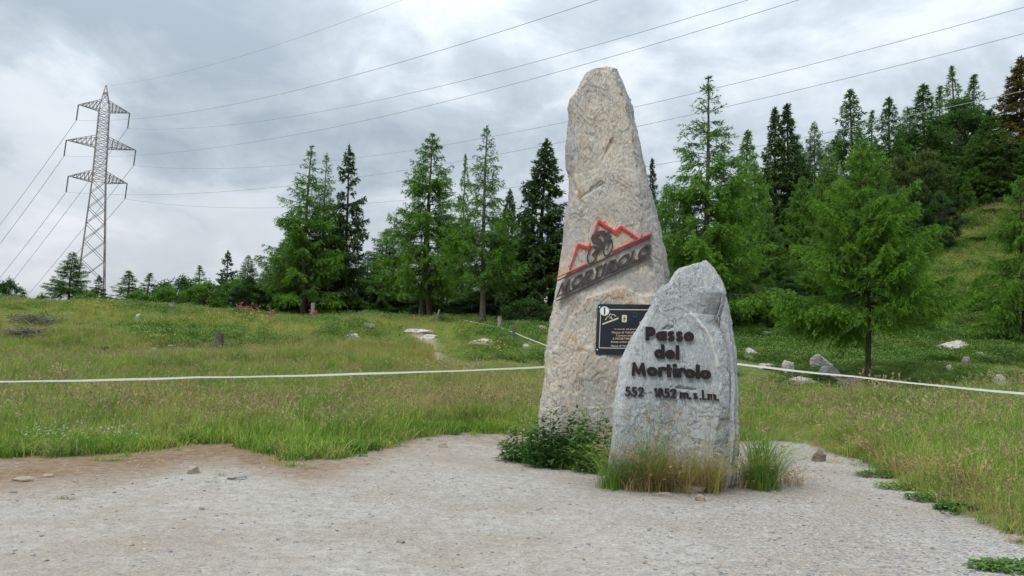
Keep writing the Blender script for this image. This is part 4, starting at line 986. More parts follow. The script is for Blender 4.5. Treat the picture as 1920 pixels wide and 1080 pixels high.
rock('angular pale boulder upslope right of the grey stone', 1413, 672, 27, 17, MROCK, 13, group=RG)
rock('flat slab just under the angular pale boulder', 1405, 676, 20, 7, MROCK, 14, group=RG)
rock('upright pale boulder left of near larch, upper block', 1543, 694, 38, 24, MROCK, 15, group=RG)
rock('squared pale boulder crossed by the rope', 1556, 713, 44, 22, MROCK, 16, group=RG)
rock('pointed grey boulder left of the squared one', 1482, 706, 26, 24, MROCK, 17, group=RG)
rock('long low pale slab under the pointed boulder', 1508, 723, 70, 16, MROCK, 18, group=RG)
rock('flat slab touching the left foot of the near larch', 1597, 729, 44, 16, MROCK, 19, group=RG)
rock('flat slab right of the near larch trunk', 1655, 739, 34, 12, MROCK, 20, group=RG)
rock('dull low stone under the rope behind the grey stone', 1440, 694, 34, 12, MROCK, 21, group=RG)
rock('long mossy grey boulder on the bank right of near larch', 1797, 662, 68, 22, MROCK, 22, group=RG)
rock('dark stone with a white patch on the right bank', 1816, 688, 18, 16, MRBRN, 23, group=RG)
rock('flat pale stone above the dark stone', 1842, 672, 26, 9, MROCK, 24, group=RG)
rock('grey block at the right edge, left of a small heap', 1878, 722, 22, 16, MROCK, 25, group=RG)
rock('tan rounded block at the right edge heap', 1884, 731, 22, 14, MRTAN, 26, group=RG)
rock('white pointed stone below the right edge heap', 1866, 745, 22, 12, MROCK, 27, group=RG)
rock('little pale stone between near larch and mossy boulder', 1782, 697, 13, 10, MROCK, 28, group=RG)
rock('small pale stone high on the open bank', 1805, 432, 16, 8, MROCK, 29, group=RG, Y=57)
rock('pale stone on the slope behind the grey stone', 1440, 632, 24, 8, MROCK, 30, group=RG)
# by and on the gravel
rock('rounded brown boulder at the edge of the gravel', 1538, 866, 36, 23, MRBRN, 41, 'boulder')
rock('small tan stone beside the rounded brown boulder', 1569, 870, 22, 9, MRTAN, 42, group=GS)
rock('broad tan slab at the foot of the grey stone', 1299, 926, 66, 22, MRTAN, 43, group=GS, deep=.5)
rock('thin pale slab in front of the broad tan one', 1243, 932, 42, 8, MRTAN, 44, group=GS, deep=.5)
rock('little wedge of tan stone before the broad slab', 1314, 941, 20, 13, MRTAN, 45, group=GS)
rock('angular tan stone lying on the bare brown earth', 357, 889, 26, 15, MRTAN, 46, group=GS)
rock('flat grey-white stone at the gravel edge by tuft', 444, 901, 42, 10, MROCK, 47, group=GS)
rock('pale flat stone sunk in earth at far left', 42, 905, 48, 9, MRTAN, 48, group=GS)
rock('second pale flat stone in the brown earth', 86, 895, 26, 7, MRTAN, 49, group=GS)
rock('small dark stone alone in the middle gravel', 750, 1020, 17, 9, MROCK, 50, group=GS)
rock('flat tan stone half hidden by dry tuft', 620, 857, 36, 12, MRTAN, 51, group=GS)
rock('pinkish stone under the leafy weeds left of stones', 997, 862, 17, 9, MRTAN, 52, group=GS)
rock('round blue-grey pebble right of the wedge stone', 1462, 943, 8, 6, MROCK, 53, group=GS)
rock('pale stone at the right picture edge of gravel', 1905, 1020, 34, 16, MRTAN, 54, group=GS)
for i, (px, py, w_, l) in enumerate([(690, 872, 12, 'small dark grey stone in gravel below the dry tuft'), (735, 886, 11, 'brownish chip in the gravel left of centre'), (140, 905, 12, 'pale chip at brown earth margin'), (22, 925, 14, 'white chip near the left edge'),
                                     (1188, 913, 11, 'blue-grey chip before the brown grass'), (1150, 911, 9, 'little pale chip before the brown grass'), (1210, 1057, 11, 'dark round pebble near bottom middle'), (376, 957, 12, 'dark flat chip left of centre in the gravel'),
                                     (830, 840, 18, 'tan flake on the bare earth below the crest path'), (1030, 868, 9, 'tan flake under the leafy weeds')]):
    rock(l, px, py, w_, w_*.5, MROCK if i % 2 else MRTAN, 60+i, 'pebble', GS, sub=3)
MPOST = simple('silvered_wood', (.23, .215, .195), .9, .35, 14)
MPOSTD = simple('dark_weathered_wood', (.10, .09, .08), .95, .45, 16)
def post(label, name, px, py, wpx, hpx, mat, lean=0., cat='post', taper=.9):
    g = on_ground(px, py); r_ = wpx/F*g.y/2; h = (hpx+5)/F*g.y; n = 14
    root = empty(name, g, label, cat)
    rng = np.random.RandomState(int(px)); pts = [(lean*h*t, 0, -.15+(h+.15)*t) for t in np.linspace(0, 1, 7)]
    v, f = tubes([(pts, np.linspace(r_, r_*taper, 7))], n); d = fbm(v*np.array([14, 14, 3])+px, 3); c = np.array([[lean*(z+.15)*h/(h+.15), 0, z] for z in v[:, 2]])
    v = c+(v-c)*(1+.28*d)[:, None]; v[-n:, 2] += rng.uniform(-.04, .05, n)*h
    k = len(v); v = np.concatenate([v, [[lean*h, 0, h*.97]]]); ft = np.array([[k-n+j, k-n+(j+1) % n, k, k] for j in range(n)])
    link('shaft', bm_mesh('shaft', v, [list(q) for q in f]+[[a, b, c_] for a, b, c_, _ in ft]), mat, root)
    return root, g, h
def bm_mesh(name, v, faces):
    me = bpy.data.meshes.new(name); me.from_pydata([tuple(p) for p in v], [], faces); me.update(); return me
p1 = post('silvered wooden post with stones at its foot, holding the far rope', 'fence_post', 936, 624, 8, 23, MPOST)
rock('small stones wedged at the foot of silvered post', 936, 627, 18, 7, MRTAN, 71, group=RG)
p2 = post('dark leaning post right of the silvered one', 'fence_post', 966, 641, 8, 22, MPOSTD, -.12)
p3_ = post('short pale post standing before the leftmost tall larch', 'fence_post', 586, 597, 8, 24, MPOST)
p4 = post('thick dark stump post in the left meadow', 'tree_stump', 410, 661, 17, 29, MPOSTD, 0, 'stump', .95)
p5 = post('low grey stump in the grass left of the yellow flowers', 'tree_stump', 196, 665, 15, 9, MPOSTD, 0, 'stump')
p6 = post('flat grey stump on the skyline under round bush', 'tree_stump', 323, 583, 13, 8, MPOST, 0, 'stump')
MROPE = simple('white_tape', (.66, .67, .64), .7, .08, 20)
def tape(label, pts, wd, th, name='rope_barrier'):
    P = [at(*p) for p in pts]; Q = []
    for a, b in zip(P[:-1], P[1:]):
        for t in np.linspace(0, 1, 14, endpoint=False):
            q = a.lerp(b, t); q.z -= .012*4*t*(1-t)+.002*math.sin(q.x*5); Q.append(q)
    Q.append(P[-1]); O_ = Q[0].copy(); v, f = [], []
    for k, q in enumerate(Q):
        tw = .5+.5*math.sin(q.x*1.7); hw = wd*(.35+.15*tw)
        for sx, sz in ((-th, -hw), (th, -hw), (th, hw), (-th, hw)): v.append((q.x-O_.x, q.y-O_.y+sx, q.z-O_.z+sz))
        if k: 
            for j in range(4): f.append((4*(k-1)+j, 4*(k-1)+(j+1) % 4, 4*k+(j+1) % 4, 4*k+j))
    f += [(3, 2, 1, 0), tuple(4*(len(Q)-1)+j for j in range(4))]
    o = link(name, bm_mesh(name, v, f), MROPE); o.location = O_; return tag(o, label, 'rope')
tape('white tape rope stretched across the meadow behind both stones', [(-260, 722, 12.6), (0, 715.5, 13), (370, 707.5, 13.4), (700, 700, 13.9), (1030, 687.5, 14.6), (1200, 679, 15), (1380, 682, 14.6), (1600, 706, 13.6), (1920, 738, 12.4), (2200, 766, 11.5)], .036, .006)
far = [(818, 589, 44), (860, 598, 40), (936, 613, p1[1].y-.1), (966, 624, p2[1].y-.1), (1012, 643, 27), (1080, 668, 24)]
tape('thin far rope running down from split larch along the posts', far, .035, .006)
sp = post('thin leaning stick beside the split larch trunk', 'stick', 816, 602, 3, 16, MPOST, .35)
# ------------------------------------------------------------------ ground cover
def grass_mat(name, lo, mid, hi, dry, dry_amt, trans=.3):
    m, nt, b = newmat(name, .65, .2)
    oi = nd(nt, 'ShaderNodeObjectInfo').outputs['Random']; pos = nd(nt, 'ShaderNodeNewGeometry').outputs['Position']
    fac = mth(nt, 'ADD', mth(nt, 'MULTIPLY', noise(nt, pos, .5, 6, .75), .72), mth(nt, 'MULTIPLY', oi, .32))
    c = ramp(nt, fac, [(.36, lo), (.52, mid), (.68, hi)])
    c = mixc(nt, mth(nt, 'MULTIPLY', ramp(nt, mth(nt, 'ADD', mth(nt, 'MULTIPLY', noise(nt, pos, .28, 5, .65), .7), mth(nt, 'MULTIPLY', oi, .35)), [(.46, (0, 0, 0)), (.66, (1, 1, 1))]), dry_amt), c, dry)
    nt.links.new(c, b.inputs['Base Color'])
    t = nd(nt, 'ShaderNodeBsdfTranslucent', {'Color': c}); mx = nd(nt, 'ShaderNodeMixShader', {0: trans, 1: b.outputs[0], 2: t.outputs[0]})
    nt.links.new(mx.outputs[0], nt.nodes['Material Output'].inputs[0]); return m
GM = {'tall': grass_mat('meadow_blades', (.110, .225, .028), (.20, .36, .046), (.31, .42, .070), (.42, .37, .13), .42),
      'lush': grass_mat('lush_blades', (.085, .20, .022), (.17, .32, .038), (.29, .41, .058), (.33, .32, .09), .35),
      'yellow': grass_mat('yellowing_blades', (.19, .265, .035), (.33, .36, .052), (.45, .41, .07), (.44, .31, .085), .45),
      'dry': grass_mat('dry_blades', (.28, .22, .11), (.38, .30, .15), (.44, .36, .21), (.36, .22, .11), .5),
      'seed': grass_mat('seed_heads', (.25, .23, .11), (.34, .29, .15), (.42, .36, .20), (.34, .22, .12), .4, .25),
      'weed': grass_mat('weed_leaves', (.040, .105, .024), (.080, .185, .040), (.130, .245, .058), (.17, .24, .08), .25),
      'white': simple('white_petals', (.70, .66, .62), .7, .15, 30), 'gold': simple('yellow_petals', (.66, .52, .14), .6, .1, 30),
      'pink': simple('pink_petals', (.58, .13, .19), .6, .35, 12), 'heath': grass_mat('heath_leaves', (.040, .115, .018), (.095, .21, .034), (.165, .285, .05), (.24, .24, .07), .35)}
def blades(rng, n, h0, h1, spread, wd, lean, segs=4):
    """curved tapering blades; returns tri verts/faces"""
    b = np.stack([rng.normal(0, spread, n), rng.normal(0, spread, n), np.full(n, -.03)], -1)
    h = rng.uniform(h0, h1, n); az = rng.uniform(0, 6.28, n); ln = np.abs(rng.normal(lean, lean*.5, n)); fa = az+rng.normal(0, .5, n)+1.57
    d = np.stack([np.cos(az), np.sin(az), 0*az], -1); s = np.stack([np.cos(fa), np.sin(fa), 0*az], -1)
    t = np.linspace(0, 1, segs); C = b[:, None]+d[:, None]*(h*ln)[:, None, None]*(t**2)[None, :, None]+np.array([0, 0, 1.])*(h[:, None]*(t-.35*np.minimum(ln, 1)[:, None]*t**2.2))[..., None]
    wv = wd*(1-t)**.7*rng.uniform(.7, 1.3, n)[:, None]
    Lp = C-s[:, None]*wv[..., None]; Rp = C+s[:, None]*wv[..., None]
    V = np.concatenate([Lp[:, :-1], Rp[:, :-1], C[:, -1:]], 1); m = segs-1; per = 2*m+1; f = []
    for k in range(m-1): f += [(k, m+k, m+k+1), (k, m+k+1, k+1)]
    f.append((m-1, 2*m-1, 2*m)); f = np.array(f)
    Fc = (f[None]+(np.arange(n)*per)[:, None, None]).reshape(-1, 3)
    return V.reshape(-1, 3), Fc, C[:, -1], C[:, -1]-C[:, -2]
def merge(parts):
    V, Fc, Mi, n = [], [], [], 0
    for v, f, mi in parts:
        V.append(v); Fc.append(f+n); Mi.append(np.full(len(f), mi)); n += len(v)
    return np.concatenate(V), np.concatenate(Fc), np.concatenate(Mi)
def heads(rng, tip, dr, ln, wd, k=5):
    dr = dr/(np.linalg.norm(dr, axis=1)[:, None]+1e-9); P = np.repeat(tip, k, 0)-np.repeat(dr, k, 0)*rng.uniform(0, ln, (len(tip)*k, 1))
    v, f = tri_tufts(rng, P, np.repeat(dr, k, 0), ln*.5, wd, .45, 1); return v, f
def leaves(rng, n, spread, hz, ln, wd, up=.35):
    """flat pointed leaves, two triangles pairs with a fold"""
    c = np.stack([rng.normal(0, spread, n), rng.normal(0, spread, n), rng.uniform(0, hz, n)], -1); az = rng.uniform(0, 6.28, n)
    d = np.stack([np.cos(az), np.sin(az), rng.normal(up, .35, n)], -1); d /= np.linalg.norm(d, axis=1)[:, None]; s = np.cross(d, [0, 0, 1.]); s /= np.linalg.norm(s, axis=1)[:, None]
    l = ln*rng.uniform(.6, 1.3, n)[:, None]; w_ = wd*rng.uniform(.7, 1.2, n)[:, None]
    mid = c+d*l*.45; V = np.stack([c, mid-s*w_+np.array([0, 0, .25])*w_, mid-np.array([0, 0, .1])*w_, mid+s*w_+np.array([0, 0, .25])*w_, c+d*l-np.array([0, 0, .15])*l], 1)
    f = np.array([(0, 2, 1), (0, 3, 2), (1, 2, 4), (2, 3, 4)]); Fc = (f[None]+(np.arange(n)*5)[:, None, None]).reshape(-1, 3)
    return V.reshape(-1, 3), Fc
def flower_head(rng, P, r_, k=9):
    D = rng.normal(size=(len(P)*k, 3)); D[:, 2] = np.abs(D[:, 2])+.2; D /= np.linalg.norm(D, axis=1)[:, None]
    return tri_tufts(rng, np.repeat(P, k, 0)+D*r_*.2, D, r_*.95, r_*.38, .2, 1)
PC = {}
def proto(key, parts, mats):
    v, f, mi = merge(parts); me = np_mesh('tuft_'+key, v, f, False, mi)
    for m in mats: me.materials.append(m)
    o = bpy.data.objects.new('tuft_'+key, me); PC[key] = o; return o
for k in range(3):
    rg = np.random.RandomState(100+k)
    v, f, t, d = blades(rg, 26, .22, .52, .10, .0062, .45); proto('tall%d' % k, [(v, f, 0)], [GM['tall']])
    v, f, t, d = blades(rg, 9, .42, .72, .10, .0034, .35, 5); hv, hf = heads(rg, t, d, .12, .009, 7); v2, f2, _, _ = blades(rg, 9, .2, .4, .08, .004, .5)
    proto('seed%d' % k, [(v, f, 0), (hv, hf, 1), (v2, f2, 0)], [GM['tall'], GM['seed']])
    v, f, t, d = blades(rg, 34, .10, .26, .08, .0062, .7); proto('lush%d' % k, [(v, f, 0)], [GM['lush']])
    v, f, t, d = blades(rg, 24, .14, .34, .10, .0064, .55); v2, f2, t2, d2 = blades(rg, 5, .3, .46, .08, .0025, .4); hv, hf = heads(rg, t2, d2, .08, .007, 5)
    proto('yell%d' % k, [(v, f, 0), (v2, f2, 0), (hv, hf, 1)], [GM['yellow'], GM['seed']])
    v, f, t, d = blades(rg, 20, .2, .48, .10, .0045, .75, 5); hv, hf = heads(rg, t, d, .09, .006, 4); proto('dry%d' % k, [(v, f, 0), (hv, hf, 0)], [GM['dry']])
    v, f = leaves(rg, 26, .09, .10, .11, .024); proto('weed%d' % k, [(v, f, 0)], [GM['weed']])
    c = rg.normal(0, .10, (90, 3))*np.array([1, 1, .45])+np.array([0, 0, .09]); v, f = leaves(rg, 90, .13, .20, .055, .016, .6); proto('heath%d' % k, [(v, f, 0)], [GM['heath']])
    v, f, t, d = blades(rg, 4, .16, .32, .08, .002, .3); hv, hf = flower_head(rg, t, .017, 14); proto('clover%d' % k, [(v, f, 0), (hv, hf, 1)], [GM['lush'], GM['white']])
    v, f, t, d = blades(rg, 4, .25, .45, .09, .002, .3); hv, hf = flower_head(rg, t, .022, 10); proto('gold%d' % k, [(v, f, 0), (hv, hf, 1)], [GM['tall'], GM['gold']])
def scatter(name, label, cat, P, S, kinds, parent_kind='stuff'):
    """one object of ground cover: every point carries one tuft"""
    P = np.asarray(P, np.float32); n = len(P)
    rng = np.random.RandomState(n % 9973)
    me = bpy.data.meshes.new(name); me.vertices.add(n); me.vertices.foreach_set('co', P.ravel())
    a = me.attributes.new('scl', 'FLOAT', 'POINT'); a.data.foreach_set('value', np.asarray(S, np.float32))
    a = me.attributes.new('rot', 'FLOAT_VECTOR', 'POINT'); a.data.foreach_set('vector', np.stack([rng.normal(0, .08, n), rng.normal(0, .08, n), rng.uniform(0, 6.28, n)], -1).astype(np.float32).ravel())
    col = bpy.data.collections.new(name+'_tufts'); ks = sorted(kinds)
    for k in ks: col.objects.link(PC[k])
    a = me.attributes.new('pick', 'INT', 'POINT'); a.data.foreach_set('value', rng.randint(0, len(ks), n).astype(np.int32))
    me.update()
    o = bpy.data.objects.new(name, me); COL.objects.link(o)
    g = bpy.data.node_groups.new(name, 'GeometryNodeTree')
    g.interface.new_socket('Geometry', in_out='INPUT', socket_type='NodeSocketGeometry'); g.interface.new_socket('Geometry', in_out='OUTPUT', socket_type='NodeSocketGeometry')
    gi = g.nodes.new('NodeGroupInput'); go = g.nodes.new('NodeGroupOutput')
    ci = g.nodes.new('GeometryNodeCollectionInfo'); ci.inputs[0].default_value = col; ci.inputs['Separate Children'].default_value = True; ci.inputs['Reset Children'].default_value = True
    ip = g.nodes.new('GeometryNodeInstanceOnPoints'); ip.inputs['Pick Instance'].default_value = True
    def attr(nm, t):
        q = g.nodes.new('GeometryNodeInputNamedAttribute'); q.data_type = t; q.inputs[0].default_value = nm; return next(s for s in q.outputs if s.enabled)
    g.links.new(gi.outputs[0], ip.inputs['Points']); g.links.new(ci.outputs[0], ip.inputs['Instance'])
    g.links.new(attr('pick', 'INT'), ip.inputs['Instance Index']); g.links.new(attr('scl', 'FLOAT'), ip.inputs['Scale'])
    er = g.nodes.new('FunctionNodeEulerToRotation'); g.links.new(attr('rot', 'FLOAT_VECTOR'), er.inputs[0]); g.links.new(er.outputs[0], ip.inputs['Rotation'])
    g.links.new(ip.outputs[0], go.inputs[0])
    md = o.modifiers.new('scatter', 'NODES'); md.node_group = g
    return tag(o, label, cat, None, parent_kind)
RNG = np.random.RandomState(77)
def pix_of(x, y, z):
    v = np.stack([x, y, z-EYE], -1); f_ = v@np.array(_f); return 960+F*(v@np.array(_r))/f_, 540-F*(v@np.array(_u))/f_
def sample(n, y0, y1, umin=-1.0, umax=1.0):
    y = np.sqrt(RNG.uniform(y0*y0, y1*y1, n)); u = RNG.uniform(umin, umax, n); return u*y, y
def mk(x, y): return np.stack([x, y, H(x, y)], -1)
SBX = (small_o.x, small_o.y); TBX = (tall_o.x, tall_o.y)
def clear_of_stones(x, y):
    return ~((np.abs(x-SBX[0]) < .95) & (y > YS-.05) & (y < YS+.6)) & ~((np.abs(x-TBX[0]) < 1.15) & (y > YT-.1) & (y < YT+.7))
def field(n, y0, y1):
    x, y = sample(n, y0, y1); u = x/y; P = np.stack([x, y, 0*x], -1); d = y-edgeY(u)+fbm(P*1.1, 4)*.35+.30*fbm(P*2.6+9, 3)
    return x, y, u, d, P
# near and middle meadow
x, y, u, d, P = field(66000, 7, 27); nz = fbm(P*.5+2, 3)
ok = (d > .0) & clear_of_stones(x, y) & ~((u > .27) & (y > 20.5+fbm(P*.6, 2)*1.5)) & ~((u < .27) & (u > -.1) & (y > 25))
px, py = pix_of(x, y, H(x, y))
lushz = np.clip(1-d/1.3, 0, 1)+.8*nz; G2 = lambda cx, cy, sx, sy: np.exp(-(((px-cx)/sx)**2+((py-cy)/sy)**2))
lushz = lushz + .9*G2(555, 818, 95, 26) + .7*G2(770, 812, 80, 24) + .8*G2(80, 842, 110, 20) + .5*G2(900, 806, 60, 16)
lush_m = ok & (lushz > .62) & (u < .3) & (RNG.uniform(0, 1, len(x)) < .75)
green = np.exp(-(((px-500)/110)**2+((py-735)/35)**2))
seed_m = ok & ~lush_m & (RNG.uniform(0, 1, len(x)) < .085*np.interp(y, [12, 15, 22, 27], [.6, 1, .8, .4])*(1-green))
dry_p = np.clip(.02+.4*nz+.75*np.exp(-(((px-860)/190)**2+((py-758)/34)**2))+.65*np.exp(-(((px-420)/320)**2+((py-772)/28)**2))+.55*np.exp(-((d-.7)/.6)**2)*(u > .3), 0, .75)
dry_m = ok & ~lush_m & ~seed_m & (RNG.uniform(0, 1, len(x)) < dry_p)
yel_m = ok & ~lush_m & ~seed_m & ~dry_m & (RNG.uniform(0, 1, len(x)) < np.interp(y, [10, 18, 24, 27], [.15, .15, .5, .8]))
tal_m = ok & ~lush_m & ~seed_m & ~dry_m & ~yel_m
def sc(m, lo, hi): return RNG.uniform(lo, hi, m.sum())*np.interp(y[m], [8, 16, 21, 27], [.95, 1.05, .85, .62])*(1+.55*fbm(P[m]*.9+11, 3))*np.clip(.38+.5*fbm(P[m]*1.3, 2)+d[m]/1.9, .32, 1)
near_ok = lambda m: mk(x[m], y[m])
scatter('meadow_grass', 'tall green meadow grass behind the gravel', 'grass', near_ok(tal_m), sc(tal_m, .7, 1.15), ['tall0', 'tall1', 'tall2'])
scatter('seeding_grass', 'flowering reddish seed grass standing in the meadow', 'grass', near_ok(seed_m), sc(seed_m, .65, 1.1), ['seed0', 'seed1', 'seed2'])
scatter('lush_grass', 'short lush green grass along the gravel edge', 'grass', near_ok(lush_m), RNG.uniform(.8, 1.7, lush_m.sum()), ['lush0', 'lush1', 'lush2'])
scatter('dry_grass', 'dry tan grass in patches of the near meadow', 'grass', near_ok(dry_m), sc(dry_m, .6, 1.0), ['dry0', 'dry1', 'dry2'])
scatter('yellow_grass', 'yellowing grass between the rope and the crest', 'grass', near_ok(yel_m), sc(yel_m, .7, 1.1), ['yell0', 'yell1', 'yell2'])
# stray tufts creeping over the edge of the gravel
x2, y2 = sample(11500, 7, 15.5); P2_ = np.stack([x2, y2, 0*x2], -1); d2 = y2-edgeY(x2/y2)+fbm(P2_*1.1, 4)*.35+.30*fbm(P2_*2.6+9, 3)
m2 = (d2 < .12) & (d2 > -.75) & (RNG.uniform(0, 1, len(x2)) < .55*np.exp(d2/.16)+.02) & clear_of_stones(x2, y2)
scatter('edge_tufts', 'small green and dry tufts creeping onto the gravel edge', 'grass', mk(x2[m2], y2[m2]), RNG.uniform(.3, .8, m2.sum()), ['lush0', 'lush1', 'dry0', 'weed0', 'heath0', 'yell0'])
# far slope
x, y, u, d, P = field(74000, 26, 60); nz = fbm(P*.22+7, 4); px, py = pix_of(x, y, H(x, y))
path_c = np.exp(-(((px-800)/24)**2+((py-650)/30)**2))
heath = np.clip(np.interp(u, [-.1, -.02, .25, .3], [0, .45, .9, .95]) + .6*nz, 0, 1)
heath = heath*np.where((u > .53) & (y > 40), .35, 1.); heath = np.where(u < -.08, np.clip(.12+nz*.9+.6*np.exp(-(((px-400)/230)**2+((py-650)/26)**2)), 0, .8), heath)
hm = (RNG.uniform(0, 1, len(x)) < heath) & (path_c < .4)
ym = ~hm & (path_c < .4) & ((u < .35) | (u > .53))
s_far = lambda m: RNG.uniform(.8, 1.3, m.sum())*np.interp(y[m], [26, 60], [1.15, 1.7])
scatter('slope_grass', 'short yellow-green grass of the upper slope', 'grass', mk(x[ym], y[ym]), s_far(ym)*.5, ['yell0', 'yell1', 'yell2', 'tall0'])
scatter('heath_cover', 'low green heath and bilberry cover of the slope', 'ground cover', mk(x[hm], y[hm]), s_far(hm)*.95, ['heath0', 'heath1', 'heath2', 'lush0'])
x, y, u, d, P = field(33000, 20, 34); m = (u > .28) & (fbm(P*.4, 3) > -.15) & (y > 22)
scatter('bank_cover', 'green bilberry cover among the pale boulders on the right', 'ground cover', mk(x[m], y[m]), RNG.uniform(.5, 1.1, m.sum()), ['heath0', 'heath1', 'lush1'])
x, y, u, d, P = field(16000, 55, 110); m = (u > .1) & ~((u > .52) & (u < .68) & (y < 80))
scatter('wood_floor_cover', 'heath cover under the trees of the wooded slope', 'ground cover', mk(x[m], y[m]), RNG.uniform(2.2, 3.6, m.sum()), ['heath0', 'heath1', 'heath2'])
x, y, u, d, P = field(22000, 52, 82); m = (u > .52) & (u < .68)
scatter('bank_grass', 'olive grass on the open bank between the trees at right', 'grass', mk(x[m], y[m]), RNG.uniform(1.2, 2.2, m.sum()), ['yell0', 'yell1', 'heath2'])
# flowers
def near_px(n, cx, cy, sx, sy):
    out = []
    for a, b in zip(RNG.normal(cx, sx, n), RNG.normal(cy, sy, n)):
        p = on_ground(a, b); 
        if p.y > edgeY(p.x/p.y)+.1: out.append(tuple(p))
    return np.array(out)
cl_ = np.concatenate([near_px(34, 70, 812, 45, 16), near_px(48, 165, 832, 60, 10), near_px(12, 250, 824, 30, 8), near_px(10, 330, 800, 60, 14)])
scatter('clover_flowers', 'small white clover flowers near the left gravel edge', 'flowers', cl_, RNG.uniform(.8, 1.2, len(cl_)), ['clover0', 'clover1', 'clover2'])
go_ = np.concatenate([near_px(8, 300, 648, 22, 6), near_px(26, 440, 606, 40, 10), near_px(18, 180, 588, 40, 6), near_px(8, 800, 703, 30, 6), near_px(5, 935, 670, 10, 3)])
scatter('yellow_flowers', 'scattered yellow flowers in the meadow', 'flowers', go_, RNG.uniform(1.0, 1.5, len(go_))*np.interp(go_[:, 1], [14, 45], [1, 1.3]), ['gold0', 'gold1', 'gold2'])
# ------------------------------------------------------------------ single plants by the stones and on the gravel
def plant(name, label, cat, px, py, parts, mats, Y=None, names=None, group=None):
    g = on_ground(px, py) if Y is None else Vector((at(px, py, Y).x, Y, H1(at(px, py, Y).x, Y)))
    root = empty(name, g, label, cat, group)
    for nm, v, f, m in parts: link(nm, np_mesh(nm, v, f, False), m, root)['kind'] = 'stuff'
    return root
def spread_blades(rng, n, xs, h0, h1, wd, lean, ysp=.08, segs=5):
    v, f, t, d = blades(rng, n, h0, h1, .01, wd, lean, segs); per = len(v)//n
    ct_ = np.sort(rng.uniform(xs[0], xs[1], max(4, n//28))); yc_ = rng.normal(0, ysp, len(ct_)); off = np.stack([ct_[rng.randint(0, len(ct_), n)]+rng.normal(0, .05, n), rng.normal(0, ysp, n), 0*np.zeros(n)], -1)
    off[:, 1] += yc_[np.abs(off[:, :1]-ct_[None]).argmin(1)]; hs_ = rng.uniform(.4, 1.15, len(ct_))[np.abs(off[:, :1]-ct_[None]).argmin(1)]; v = v*np.repeat(hs_, per)[:, None]; t = t*hs_[:, None]
    v = v+np.repeat(off, per, 0); return v, f, t+off, d
rg = np.random.RandomState(5)
# the grass in front of the grey stone, from green at left to brown in the middle
k = YS/F
a = spread_blades(rg, 900, (-97*k, 40*k), .35, 1.12, .0042, .75, .06); b = spread_blades(rg, 130, (-92*k, 30*k), .75, 1.2, .0026, .35, .06); hb = heads(rg, b[2], b[3], .12, .006, 6)
plant('grass_tuft', 'green grass tuft leaning against the left foot of grey stone', 'grass', 1228, 890, [('blades', a[0], a[1], GM['tall']), ('stems', b[0], b[1], GM['tall']), ('seed_heads', hb[0], hb[1], GM['dry'])], None, Y=YS-.10)
a = spread_blades(rg, 1500, (-97*k, 58*k), .2, .78, .0038, 1.2, .09); a2 = spread_blades(rg, 170, (-75*k, 62*k), .6, 1.3, .0030, .75, .06); h2 = heads(rg, a2[2], a2[3], .14, .006, 7)
a3 = spread_blades(rg, 700, (-80*k, 60*k), .4, 1.15, .0040, .8, .07)
plant('grass_tuft', 'brown-bottomed dry grass tuft before the middle of grey stone', 'grass', 1282, 905, [('dry_blades', a[0], a[1], GM['dry']), ('stems', a2[0], a2[1], GM['dry']), ('seed_heads', h2[0], h2[1], GM['dry']), ('blades', a3[0], a3[1], GM['yellow'])], None, Y=YS-.13)
a = spread_blades(rg, 800, (-14*k, 38*k), .35, 1.25, .0046, .75, .10); b = spread_blades(rg, 50, (-10*k, 42*k), .5, 1.05, .0024, .9, .1); hb = heads(rg, b[2], b[3], .12, .006, 6)
c2 = spread_blades(rg, 260, (-22*k, 44*k), .2, .7, .0036, 1.1, .10)
plant('grass_tuft', 'thick green grass tuft at the right foot of grey stone', 'grass', 1410, 893, [('blades', a[0], a[1], GM['tall']), ('stems', b[0], b[1], GM['dry']), ('seed_heads', hb[0], hb[1], GM['dry']), ('dry_blades', c2[0], c2[1], GM['dry'])], None, Y=YS+.15)
a = spread_blades(rg, 160, (-30*k, 26*k), .15, .5, .0028, 1.0, .10); hb = heads(rg, a[2], a[3], .10, .005, 4)
plant('grass_tuft', 'thin wispy dry grass right of the thick green tuft', 'grass', 1468, 880, [('blades', a[0], a[1], GM['dry']), ('seed_heads', hb[0], hb[1], GM['dry'])], None, Y=YS+.5)
